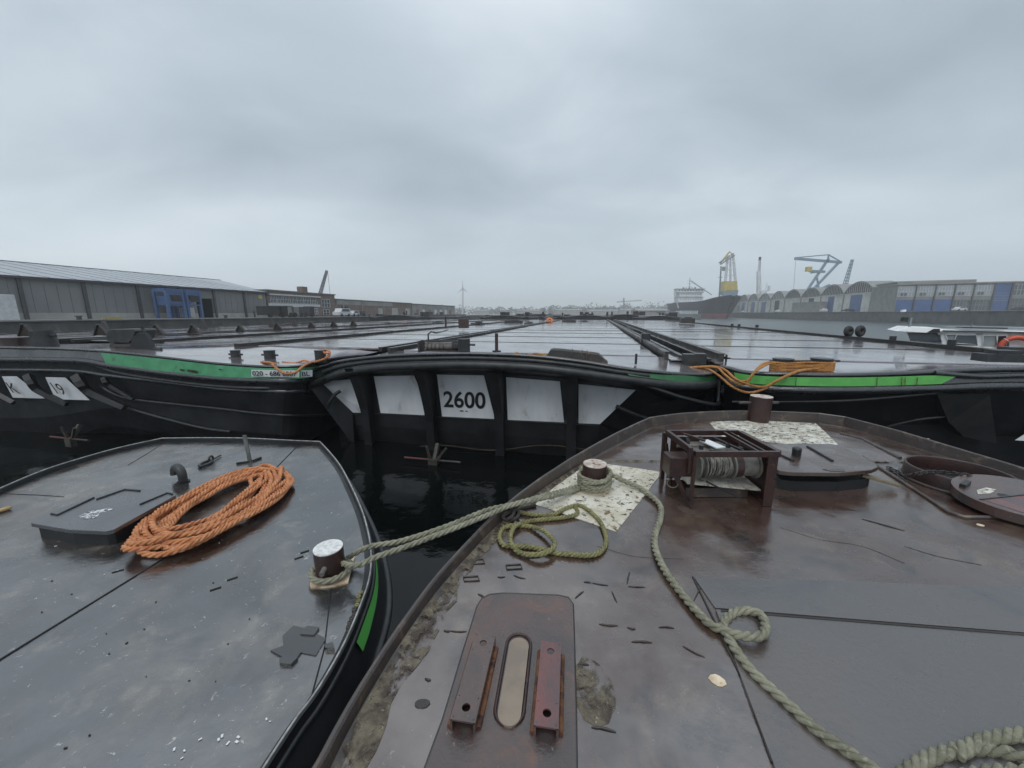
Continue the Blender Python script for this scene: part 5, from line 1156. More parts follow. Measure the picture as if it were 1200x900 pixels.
def hopper():
    a = -59.8; b = plane_px(a); c0, c1, c2 = b(190), b(211), b(229)
    t = thing('loading_hopper', 'blue steel loading hopper on legs standing before the grey warehouse', 'hopper', F(a, (c0+c2)/2, ZG), -TH)
    zt = 6.75
    for x0, x1 in ((c0, c1-.3), (c1+.3, c2)):
        mb = MB(); L_ = x1-x0; cx = (x0+x1)/2
        top = [F(a+s*1.1, cx+u*L_/2, zt) for s, u in ((-1,-1),(1,-1),(1,1),(-1,1))]
        mb.bar(top[0], top[1], .3, .5); mb.bar(top[1], top[2], .3, .5); mb.bar(top[2], top[3], .3, .5); mb.bar(top[3], top[0], .3, .5); mk(mb, 'top_frame', M_blue, t)
        for s, u in ((-1,-1),(1,-1),(1,1),(-1,1)):
            mb = MB(); mb.bar(F(a+s*1.1, cx+u*L_/2, ZG), F(a+s*1.1, cx+u*L_/2, zt), .32, .32); mk(mb, 'leg', M_blue, t)
        mb = MB()
        zm = 4.6
        if x0 == c0:
            mb.rings([[F(a+s*.95, cx+u*L_*.46, zt-.8) for s, u in ((-1,-1),(1,-1),(1,1),(-1,1))], [F(a+s*.95, cx+u*L_*.44, zm) for s, u in ((-1,-1),(1,-1),(1,1),(-1,1))]], cap=True, smooth=False); mk(mb, 'bin', M_blue, t)
        else:
            mb.rings([[F(a+s*.95, cx+u*L_*.46, zt-.2) for s, u in ((-1,-1),(1,-1),(1,1),(-1,1))], [F(a+s*.5, cx-.8+u*L_*.15, 5.2) for s, u in ((-1,-1),(1,-1),(1,1),(-1,1))]], cap=True, smooth=False); mk(mb, 'bin', mat('navy_bin', (.03,.05,.11), rough=(.4,.6)), t)
        mb = MB(); mb.bar(F(a+1.1, x0, 4.7), F(a+1.1, x1, 4.7), .2, .2); mb.bar(F(a+1.1, x0, 4.7), F(a+1.1, x1, 5.8), .14, .14); mk(mb, 'brace', M_blue, t)
        if x0 == c0: mb = MB(); mb.prism([F(a+1.2, x0, zt+.2), F(a+1.2, x1, zt+.2), F(a+1.2, x1, 4.5), F(a+1.2, x0, 4.5)], .1, FV); mk(mb, 'front_plate', M_blue, t)
        else: mb = MB(); mb.prism([F(a+1.2, x0, zt+.2), F(a+1.2, x1, zt+.2), F(a+1.2, x1, 6.15), F(a+1.2, x0, 6.15)], .1, FV); mk(mb, 'front_plate', M_blue, t)
        mb = MB(); mb.prism([F(a+1.25, cx-L_*.32, 6.1), F(a+1.25, cx+L_*.35, 6.1), F(a+1.25, cx+L_*.42, 5.2), F(a+1.25, cx-L_*.25, 5.2)], .05, FV); mk(mb, 'opening', M_dark, t)
    q = b(224); mb = MB(); mb.box(F(a-1, q, ZG+.85), (1.2,1.5,1.5), -TH); single(mb, 'container', M_wht, 'small white container under the blue hopper', 'container')
hopper()
mb = MB(); b_ = plane_px(-59)(4); mb.box(F(-59, b_-2.5, ZG+1.3), (3.0, 5.6, 2.6), -TH); single(mb, 'container', M_wht, 'white container at the far left edge before the warehouse', 'container', bevel=.05)

def building(name, label, a, x0, x1, ztop, depth, m, cat='building', zb=None):
    b = plane_px(a); b0, b1 = b(x0), b(x1); t = thing(name, label, cat, F(a-depth/2, (b0+b1)/2, ZG), -TH)
    mb = MB(); zb = ZG if zb is None else zb; mb.prism([F(a, b0, ztop), F(a, b1, ztop), F(a-depth, b1, ztop), F(a-depth, b0, ztop)], ztop-zb+.05); mk(mb, 'wall', m, t)
    mb = MB(); mb.prism([F(a+.25, b0-.2, ztop+.25), F(a+.25, b1+.2, ztop+.25), F(a-depth-.2, b1+.2, ztop+.25), F(a-depth-.2, b0-.2, ztop+.25)], .25); mk(mb, 'roof', mat('flat_roof', (.17,.165,.16), rough=(.5,.8)), t)
    return t, b
def win(t, a, b0, b1, z0, z1, nv=3, nh=2, frame=M_wht, glass=M_glass, fv=FV, P=None, nm='window'):
    P = P or (lambda bb, z, o=0: F(a+o, bb, z))
    mb = MB(); mb.prism([P(b0, z1, .04), P(b1, z1, .04), P(b1, z0, .04), P(b0, z0, .04)], .05, fv); g = mk(mb, nm, glass, t)
    mb = MB(); w = max((b1-b0)*.02, .07)
    for i in range(nv+1):
        u = b0+(b1-b0)*i/nv; mb.bar(P(u, z0, .09), P(u, z1, .09), w, .08, up=fv)
    for i in range(nh+1):
        z = z0+(z1-z0)*i/nh; mb.bar(P(b0, z, .085), P(b1, z, .085), w, .07, up=fv)
    mk(mb, 'frame', frame, g)
def left_buildings():
    A = -62.
    t, b = building('office_building', 'brown brick office building with bands of white framed windows right of the grey warehouse', A, 314, 393, 7.9, 16, M_brick)
    n = 7; xs = [317+i*(372-317)/n for i in range(n+1)]
    for i in range(n):
        win(t, A, b(xs[i])+.1, b(xs[i+1])-.1, 5.6, 7.0, 4, 2)
        win(t, A, b(xs[i])+.1, b(xs[i+1])-.1, 3.3, 4.6, 4, 2)
    mb = MB(); mb.prism([F(A+.1, b(315), 5.5), F(A+.1, b(375), 5.5), F(A+.1, b(375), 5.0), F(A+.1, b(315), 5.0)], .15, FV); mk(mb, 'sill_band', M_wht, t)
    mb = MB(); mb.prism([F(A+.5, b(315), 7.35), F(A+.5, b(375), 7.35), F(A+.5, b(375), 7.1), F(A+.5, b(315), 7.1)], .5, FV); mk(mb, 'eaves_band', M_wht, t)
    win(t, A, b(377), b(386.5), 5.0, 6.8, 3, 2); win(t, A, b(378), b(385), 3.1, 4.4, 2, 2)
    mb = MB(); mb.box(F(A-2, b(365), 8.7), (1.4,1.6,1.5), -TH); mk(mb, 'chimney', M_brick, t)
    t, b = building('brick_shed', 'long low brick shed with pale doors running away along the left quay', A, 393.5, 482, 6.85, 20, M_brick)
    for x0, x1, z1, m in ((400,408,5.2,M_dark),(443,448,5.0,M_plinth),(459,466,5.2,M_plinth),(475,480,5.2,M_plinth)):
        mb = MB(); mb.prism([F(A+.05, b(x0), z1), F(A+.05, b(x1), z1), F(A+.05, b(x1), ZG), F(A+.05, b(x0), ZG)], .06, FV); mk(mb, 'door', m, t)
    mb = MB(); mb.prism([F(A+.1, b(395), 6.8), F(A+.1, b(460), 6.8), F(A+.1, b(460), 5.7), F(A+.1, b(395), 5.7)], .08, FV); mk(mb, 'upper_band', M_shed, t)
    for x in (402, 424, 449):
        mb = MB(); mb.bar(F(A+.15, b(x), ZG), F(A+.15, b(x), 6.8), .3, .15, up=FV); mk(mb, 'pillar', M_shed, t)
    t, b = building('grey_shed', 'farthest grey shed with a row of pale doors on the left quay', A, 483, 533, 6.7, 20, M_shed)
    for x in (488,495,502,509,515,521,526):
        mb = MB(); mb.prism([F(A+.05, b(x), 5.0), F(A+.05, b(x+2.6), 5.0), F(A+.05, b(x+2.6), ZG), F(A+.05, b(x), ZG)], .06, FV); mk(mb, 'door', M_wht if x % 2 else M_brick, t)
    # vehicles and containers on the quay
    a = -57.; b = plane_px(a)
    for x0, x1, h, m, lab in ((393,407,1.9,M_wht,'white parked van in front of the brick shed, leftmost'),(409,417,1.4,M_wht,'white parked car in front of the brick shed, right of the van'),(420,424,1.3,M_dark,'dark parked car before the brick shed')):
        b0, b1 = b(x0), b(x1); t = thing('parked_vehicle', lab, 'vehicle', F(a, (b0+b1)/2, ZG), -TH); L_ = b1-b0
        mb = MB(); prof = [(0,.35),(0,h*.55),(.16,h*.62),(.26,h),(.92,h),(1,h*.6),(1,.35)]
        mb.rings([[F(a+s, b0+u*L_, ZG+z) for u, z in prof] for s in (-.9, .9)], smooth=False); mk(mb, 'body', m, t)
        mb = MB(); mb.prism([F(a+.92, b0+L_*.3, ZG+h*.92), F(a+.92, b0+L_*.85, ZG+h*.92), F(a+.92, b0+L_*.9, ZG+h*.62), F(a+.92, b0+L_*.22, ZG+h*.62)], .02, FV); mk(mb, 'window', M_glass, t)
        for u in (.2, .8):
            mb = MB(); mb.cyl(F(a+.95, b0+u*L_, ZG+.35), F(a+.7, b0+u*L_, ZG+.35), .35, 12); mk(mb, 'wheel', M_tyre, t)
    # rail crane car with lattice on the quay before the office
    for k, (x, lab) in enumerate(((319,'dark parked lorry before the left end of the office'),(333,'parked lorry with pale load before the office'),(347,'grey parked lorry right of the pale load'))):
        b0 = b(x); t = thing('parked_lorry', lab, 'lorry', F(a, b0, ZG), -TH)
        mb = MB(); mb.box(F(a, b0, ZG+1.2), (2.2, 4.8, 1.6), -TH); mk(mb, 'body', [M_dark, M_shed, M_postd][k], t)
        mb = MB(); mb.box(F(a, b0+3.1, ZG+1.2), (2.1, 1.3, 1.9), -TH); mk(mb, 'cab', [M_postd, M_wht, M_dark][k], t)
        for u in (-1.6, 1.2, 3.0):
            mb = MB(); mb.cyl(F(a+1.15, b0+u, ZG+.45), F(a+.8, b0+u, ZG+.45), .45, 12); mk(mb, 'wheel', M_tyre, t)
    for i, (x, lab) in enumerate(((90,'dark bollard lump on the left quay edge before the wide wall bay'),(263,'dark bollard on the left quay edge right of the doorway'),(432,'dark bollard on the quay edge before the brick shed'))):
        q = F(QL-.5, plane_px(QL-.5)(x), ZG); mb = MB(); mb.cyl(q, q+Vector((0,0,.35)), .22, 12); mb.cyl(q+Vector((0,0,.35)), q+Vector((0,0,.45)), .34, 12); single(mb, 'quay_bollard', M_postd, lab, 'bollard', 'bollards on the left quay')
    # yellow kerb pieces on the quay edge
    q0, q1 = plane_px(QL)(121), plane_px(QL)(142); mb = MB(); mb.box(F(QL-.3, (q0+q1)/2, ZG+.12), (.4, q1-q0, .25), -TH); single(mb, 'kerb_block', mat('yellow_block', (.40,.32,.10),(.3,.25,.1), rough=(.6,.8)), 'low yellow kerb block on the left quay edge', 'kerb')
left_buildings()

# ------------------------------------------------------------------ lattice helper for cranes
def lattice(mb, a, b, w0, w1, n, r=.12):
    a = Vector(a); b = Vector(b); d = (b-a).normalized(); u = Vector((0,0,1)) if abs(d.z) < .9 else Vector((1,0,0)); x = d.cross(u).normalized(); z = x.cross(d)
    C = []
    for i in range(n+1):
        p = a.lerp(b, i/n); w = w0+(w1-w0)*i/n; C.append([p+x*w/2+z*w/2, p-x*w/2+z*w/2, p-x*w/2-z*w/2, p+x*w/2-z*w/2])
    for i in range(n):
        for k in range(4):
            mb.bar(C[i][k], C[i+1][k], r, r); mb.bar(C[i][k], C[i+1][(k+1) % 4], r*.7, r*.7)
    return mb
M_crg = mat('crane_grey', (.20,.21,.22),(.15,.16,.17), rough=(.5,.7), scale=.3)
M_crb = mat('crane_pale_blue', (.17,.26,.33),(.14,.22,.28), rough=(.4,.6), scale=.2)
M_yel = mat('crane_yellow', (.55,.42,.06),(.45,.34,.06), rough=(.4,.6), scale=.3)
t = thing('crane', 'grey lattice crane jib rising behind the brick office on the left', 'crane', Y(373, 372, 175)); mb = MB(); lattice(mb, Y(373,352,175), Y(383,317,175), 1.1, .6, 9, .28); mk(mb, 'jib', M_crg, t)
mb = MB(); mb.bar(Y(384,317.5,175), Y(387,347,175), .12, .12); mk(mb, 'hoist_rope', M_crg, t); mb = MB(); mb.box(Y(373,362,175), (5,4,6)); mk(mb, 'cab', M_crg, t)
def turbine():
    D = 620; base = Y(542, 366, D); hub = Y(542.5, 338, D); t = thing('wind_turbine', 'pale wind turbine far away right of the long sheds', 'wind turbine', base)
    mb = MB(); mb.tube([Vector((base.x, base.y, 0)), hub], [1.5, .8], 12); mk(mb, 'tower', M_wht, t)
    mb = MB(); mb.box(hub, (2.4, 5, 2.2)); mk(mb, 'nacelle', M_wht, t)
    for ang in (90, 215, 325):
        e = hub+Vector((math.cos(R(ang))*11, -2.8, math.sin(R(ang))*13)); mb = MB(); mb.tube([hub+Vector((0,-2.8,0)), hub.lerp(e, .3)+Vector((0,-2,0)), e], [.5,.8,.15], 8); mk(mb, 'blade', M_wht, t)
turbine()

# ------------------------------------------------------------------ far shore, treeline
M_leaf = mat('far_foliage', (.045,.065,.035),(.03,.045,.028), scale=.1, rough=(.8,.95), spec=.2)
M_land = mat('far_bank', (.10,.11,.08),(.08,.085,.07), scale=.02, rough=(.8,.95))
mb = MB(); mb.prism([(-900,840,1.5),(500,840,1.5),(700,2550,1.5),(-1200,2550,1.5)], 3); struct(mb, 'far_shore', M_land)
def treeline():
    rr = random.Random(8); mb = MB()
    for i in range(420):
        px = rr.uniform(430, 862); D = rr.uniform(860, 1100); p = Y(px, 366, D); h = rr.uniform(11, 19)*(1.35 if rr.random() < .12 else 1)*(1.2 if px > 640 else .9)
        n = 60
        for j in range(n):
            th = rr.uniform(0, 6.28); ph = rr.uniform(-1, 1); q = Vector((p.x+math.cos(th)*h*.5*math.sqrt(1-ph*ph)*rr.uniform(.5,1.2), p.y+math.sin(th)*h*.5, 1.5+h*.55+ph*h*.45)); s_ = rr.uniform(.5,1.2)
            a = Vector((rr.uniform(-1,1), rr.uniform(-.4,.4), rr.uniform(-1,1))).normalized()*s_; b = Vector((rr.uniform(-1,1), 0, rr.uniform(-1,1))).normalized()*s_
            mb.add([q-a-b, q+a-b, q+a+b, q-a+b], [(0,1,2,3)])
    o = mk(mb, 'treeline', M_leaf, kind='stuff'); o['label'] = 'hazy far treeline on the horizon between the sheds and the ships'
treeline()
def far_builds():
    rr = random.Random(4); labs = ['pale hazy block below the wind turbine', 'hazy low hall on the horizon left of centre', 'hazy low hall straight ahead', 'long hazy hall right of centre on the horizon', 'hazy block right of the construction crane', 'long pale hall on the horizon just left of the grey ship']
    for (x0, x1, y, D), lab in zip(((556,572,364,830),(606,632,364,830),(652,682,363.5,825),(690,724,364,835),(728,744,363,825),(748,786,364,400)), labs):
        p0 = Y(x0, 366, D); p1 = Y(x1, 366, D); z = Y(x0, y, D).z; t = thing('far_building', lab, 'building', ((p0.x+p1.x)/2, D, 0), 0, 'hazy halls on the far shore')
        w = p1.x-p0.x; mb = MB(); mb.box(((p0.x+p1.x)/2, D+12, z/2), (w, 24, z)); mk(mb, 'wall', M_shed, t)
        mb = MB(); mb.add([(p0.x-1, D-1, z), (p1.x+1, D-1, z), (p1.x+1, D+12, z+2.2), (p0.x-1, D+12, z+2.2), (p1.x+1, D+25, z), (p0.x-1, D+25, z)], [(0,1,2,3), (3,2,4,5), (0,3,5), (1,4,2)]); mk(mb, 'roof', M_shed, t)
far_builds()
t = thing('tower_crane', 'tiny hazy construction crane above the treeline right of centre', 'crane', Y(731, 366, 800))
mb = MB(); lattice(mb, Y(731,366,800), Y(731,349,800), 2, 2, 12, .5); mk(mb, 'mast', M_crg, t)
mb = MB(); lattice(mb, Y(723,354,800), Y(752,352,800), 1.5, 1.2, 14, .5); mk(mb, 'jib', M_crg, t)

# ------------------------------------------------------------------ ships
M_shipb = mat('ship_black', (.022,.024,.03),(.03,.032,.038), scale=.1, rough=(.4,.6)); M_shipr = mat('ship_red', (.33,.07,.055),(.25,.06,.05), scale=.2, rough=(.5,.7))
M_shipw = mat('ship_white', (.66,.67,.68),(.56,.57,.58), scale=.2, rough=(.4,.6)); M_shipg = mat('ship_grey', (.26,.29,.30),(.20,.23,.24), scale=.2, rough=(.4,.6))
def ship_hull(t, stem, dirv, L_, beam, zdeck, zbow, m, mred=None, zr=3.2, flare=1.25):
    """bow towards -dirv; stem = point at the waterline of the bow"""
    d = Vector(dirv).normalized(); s = Vector((d.y, -d.x, 0)); st = [0, .03, .08, .16, .26, .5, .85, .97, 1.0]
    wd = [.02, .30, .58, .86, 1, 1, 1, .9, .6]; wt = [.10, .62, .88, 1, 1, 1, 1, .9, .6]
    def ring(i, z, k):
        f = st[i]; q_ = min(max(z/max(zbow,1), 0), 1); w = (wd[i]*(1-q_)+wt[i]*q_)*beam/2*k; rake = (z/ zbow)*zbow*.45*(1-f)**3; p = Vector(stem)+d*(L_*f-rake)
        return [p+s*w+Vector((0,0,z)), p-s*w+Vector((0,0,z))]
    lv = [(-1, .8), (zr, .92), (zdeck*.6, 1.0)]
    cur = []
    def curve(z, k, sgn):
        return [ring(i, z if not callable(z) else z(st[i]), k*(1 if st[i] > .2 else 1))[0 if sgn > 0 else 1] for i in range(len(st))]
    top = lambda f: zdeck+(zbow-zdeck)*max(0, 1-f/.22)**1.5
    mb = MB(); mr = MB()
    for sg in (1, -1):
        c = [curve(-1, .75, sg), curve(zr, .9, sg)]; 
        mr.loft(c, True); c2 = [curve(zr, .9, sg), curve(lambda f: top(f)*.6, .99, sg), curve(top, 1.04, sg)]; mb.loft(c2, True)
    d0 = curve(top, 1.04, 1); d1 = curve(top, 1.04, -1); dk = MB(); dk.loft([[p-Vector((0,0,.8)) for p in d0], [p-Vector((0,0,.8)) for p in d1]]); 
    tr = MB(); 
    mb.add([curve(zr,.9,1)[-1], curve(zr,.9,-1)[-1], d1[-1], d0[-1]], [(0,1,2,3)])
    mk(mb, 'hull', m, t); mk(mr, 'underwater_hull', mred or m, t); mk(dk, 'deck', M_shipg, t)
    return d, s
def black_ship():
    stem = Y(851, 372.2, 312); stem.z = 0
    t = thing('cargo_ship', 'black hulled cargo ship with red underbody and white bridge, bow towards the barges', 'ship', stem)
    dirv = Vector((.03, .99, 0)); d, s = ship_hull(t, stem, dirv, 104, 26, 14, 18, M_shipb, M_shipr, 3.6)
    base = Vector(stem)+d*92+s*7
    ang = math.atan2(d.y, d.x)-math.pi/2
    for w, dd, z0, z1 in ((27,13,9,15),(25,12,15,20.5),(23,11,20.5,25),(28,8,25,29)):
        mb = MB(); mb.box(base+Vector((0,0,(z0+z1)/2)), (w, dd, z1-z0-.4), ang); mk(mb, 'superstructure', M_shipw, t)
        mb = MB(); mb.box(base+Vector((0,0,z1-.15)), (w+1.4, dd+1.6, .3), ang); mk(mb, 'deck_slab', M_shipg, t)
        k = 9
        for i in range(k):
            u = (i-(k-1)/2)/k*w*.92; q = base - d*(dd/2+.05) + s*u + Vector((0,0,z0+(z1-z0)*.58)); big = z1 > 28
            mb = MB(); mb.box(q, (1.7 if big else .8, .12, 1.3 if big else .9), ang); mk(mb, 'window', M_glass, t)
    mb = MB(); mb.cyl(base+Vector((0,0,28.5)), base+Vector((0,0,40)), .35, 8); 
    for z in (31, 34, 37): mb.bar(base-s*2.5+Vector((0,0,z)), base+s*2.5+Vector((0,0,z)), .25, .25)
    mk(mb, 'mast', M_shipg, t)
    for k in range(5):
        q = base+s*(k-2)*3+Vector((0,0,29)); mb = MB(); mb.box(q+Vector((0,0,.9)), (1.2,1.2,1.8), ang); mk(mb, 'roof_gear', M_shipw if k % 2 else M_shipg, t)
    mb = MB(); lattice(mb, base+s*1+Vector((0,0,37)), base-d*18+s*15+Vector((0,0,22)), .8, .5, 8, .25); mk(mb, 'boom', M_shipg, t)
    mb = MB(); b2 = Vector(stem)+d*3; mb.cyl(b2+Vector((0,0,15)), b2+Vector((0,0,24)), .2, 6); mk(mb, 'bow_mast', M_shipg, t)
    # hull name and draught numbers near the bow
    q = Vector(stem)+d*14-s*8.3+Vector((0,0,14.0)); p0 = Vector(stem)+d*26-s*9.9+Vector((0,0,12.2))
    p0 = Y(823.5, 352.5, 326); p1 = Y(832, 353, 322)
    # the side that faces the camera
    return t
black_ship()
def grey_ship():
    stem = Y(774, 372, 250); stem.z = 0
    t = thing('tanker', 'small grey coaster with pale hull lying in front of the white ship bridge', 'ship', stem)
    d = Vector((1, .12, 0)); ship_hull(t, stem, d, 27, 8, 3.4, 5.2, M_shipg, None, .6)
    dn = d.normalized(); s = Vector((dn.y, -dn.x, 0)); base = Vector(stem)+dn*18
    mb = MB(); mb.box(base+Vector((0,0,4.4)), (12,6,1.8), math.atan2(dn.y, dn.x)); mk(mb, 'deckhouse', M_shipw, t)
    mb = MB(); mb.box(base-dn*9+Vector((0,0,4.2)), (4,5,1.2), math.atan2(dn.y, dn.x)); mk(mb, 'hatch', M_shipg, t)
    for k in range(7):
        q = base+dn*(k*1.6-4.8)+s*3.05+Vector((0,0,4.6)); mb = MB(); mb.box(q, (.9,.1,.6), math.atan2(dn.y, dn.x)); mk(mb, 'window', M_glass, t)
    mb = MB(); lattice(mb, base-dn*6+Vector((0,0,7)), base-dn*10+Vector((0,0,17)), .5, .3, 6, .16); mk(mb, 'derrick', M_shipw, t)
    mb = MB(); mb.cyl(base-dn*14+Vector((0,0,4)), base-dn*14+Vector((0,0,9)), .15, 6); mk(mb, 'mast', M_shipw, t)
grey_ship()

# ------------------------------------------------------------------ right quay: arched sheds, blue building, cranes
QR = 130.; ZQR = 4.2
mb = MB(); mb.prism([F(QR, 20, ZQR), F(QR+250, 20, ZQR), F(QR+250, 900, ZQR), F(QR, 900, ZQR)], ZQR+3); struct(mb, 'quay', M_quay)
mb = MB(); mb.prism([F(QR-.3, 20, ZQR+.25), F(QR+249, 20, ZQR+.25), F(QR+249, 899, ZQR+.25), F(QR-.3, 899, ZQR+.25)], .2); struct(mb, 'quay_paving', M_qtop)
ZR2 = ZQR+.25
M_conc = mat('weathered_concrete', (.52,.53,.49),(.40,.41,.38),(.26,.27,.25), scale=.25, rough=(.6,.85), s3=1, thr3=(.55,.7))
M_dconc = mat('dark_concrete', (.24,.245,.235),(.18,.185,.18), scale=.3, rough=(.6,.85))
def arches():
    A = 146.; xs = [858,866,876.5,888.5,903,919,938,961,987.5,1023]; bs = [toF(PA(x, 360, A))[1] for x in xs]
    t = thing('arched_warehouse', 'row of nine arched warehouse bays with blue doors on the right quay', 'warehouse', F(A, (bs[0]+bs[-1])/2, ZR2), -TH)
    ys = [347,346,345,344.6,342,340,338,334.5,331]     # tops from the photo
    doors = {1:(.32,.66), 2:(.32,.66), 3:(.25,.62), 4:(.3,.62), 6:(.4,.66), 7:(.33,.60), 8:(.24,.62)}
    for i in range(9):
        b0, b1 = bs[i], bs[i+1]; xm = (xs[i]+xs[i+1])/2; zt = PA(xm, ys[i], A).z; zs = ZR2+(zt-ZR2)*.62; n = 14
        arc = [F(A, b0+(b1-b0)*k/n, zs+(zt-zs)*math.sin(math.pi*k/n)**.72) for k in range(n+1)]
        mb = MB(); mb.prism([Vector(p) for p in arc]+[F(A, b1, ZR2), F(A, b0, ZR2)], .4, -FV); mk(mb, 'gable_wall', M_conc, t)
        rings = [[p-FV*.6+Vector((0,0,.0)), p-FV*.6+Vector((0,0,.5)), p+FV*13+Vector((0,0,.5)), p+FV*13] for p in arc]
        mb = MB(); mb.rings(rings, cap=True, smooth=False); mk(mb, 'vault_roof', M_dconc, t)
        if i >= 1:      # tall slats of the fanlight
            m_ = 15 if i > 4 else 9; mb = MB()
            for k in range(1, m_):
                u = k/m_; bb = b0+(b1-b0)*u; top = zs+(zt-zs)*math.sin(math.pi*u)**.72-.5
                if top > zs+.4: mb.bar(F(A-.25, bb, zs+.1), F(A-.25, bb, top), abs(b1-b0)*.022, .25, up=FV)
            for k in range(m_):
                pass
            o = mk(mb, 'fanlight_slats', M_postd, t); o['kind'] = 'stuff'
        mb = MB(); mb.bar(F(A-.2, b0, zs), F(A-.2, b1, zs), .4, .5); mk(mb, 'lintel', M_conc, t)
        mb = MB(); mb.bar(F(A-.3, b1, ZR2), F(A-.3, b1, zs+.3), .5, .5, up=FV); mk(mb, 'pier', M_dconc, t)
        if i in doors:
            u0, u1 = doors[i]; h = ZR2+(zs-ZR2)*.93; q0, q1 = b0+(b1-b0)*u0, b0+(b1-b0)*u1
            mb = MB(); mb.prism([F(A-.1, q0, h), F(A-.1, q1, h), F(A-.1, q1, ZR2), F(A-.1, q0, ZR2)], .2, -FV); d_ = mk(mb, 'door', [M_bluel, M_dark][1 if i in (4, 6) else 0], t)
            mb = MB()
            for k in range(5): zz = ZR2+(h-ZR2)*(k+1)/6; mb.bar(F(A-.35, q0, zz), F(A-.35, q1, zz), .12, .08)
            mk(mb, 'door_rib', M_blue, d_)
    b0 = bs[5]+(bs[6]-bs[5])*.6; b1 = bs[6]+(bs[7]-bs[6])*1.0; b2 = toF(PA(930, 360, A-6))[1]; b3 = toF(PA(957, 360, A-6))[1]
    t = thing('lean_to', 'low grey lean-to in front of the sixth and seventh arched bays', 'shed', F(A-5, (b2+b3)/2, ZR2), -TH)
    mb = MB(); mb.box(F(A-4, (b2+b3)/2, ZR2+3.2), (6, abs(b3-b2), 6.4), -TH); mk(mb, 'wall', M_dconc, t); mb = MB(); mb.box(F(A-4, (b2+b3)/2, ZR2+6.5), (6.6, abs(b3-b2)+.6, .3), -TH); mk(mb, 'roof', M_shed, t)
arches()
def facade_building(name, label, x0, x1, D0, D1, ztop, m, depth=30):
    p0 = Y(x0, 360, D0); p1 = Y(x1, 360, D1); p0.z = p1.z = 0; ex = (p1-p0).normalized(); ny = Vector((-ex.y, ex.x, 0)); 
    t = thing(name, label, 'building', Vector(((p0.x+p1.x)/2, (p0.y+p1.y)/2, ZR2)))
    L_ = (p1-p0).length
    def P(u, z, o=0): return p0+ex*u-ny*o+Vector((0,0,z))
    def U(px):       # where the ray through px meets the facade
        d = ray(px, 360); d.z = 0; M2 = Matrix(((d.x, -ex.x), (d.y, -ex.y))); v = M2.inverted() @ Vector((p0.x, p0.y)); return v[1]
    mb = MB(); mb.prism([P(0, ztop), P(L_, ztop), P(L_, ztop, -depth), P(0, ztop, -depth)], ztop-ZR2+.3); mk(mb, 'wall', m, t)
    mb = MB(); mb.prism([P(-.3, ztop+.5, .6), P(L_, ztop+.5, .6), P(L_, ztop+.5, -depth), P(-.3, ztop+.5, -depth)], .5); mk(mb, 'roof', M_shed, t)
    return t, P, U, ny
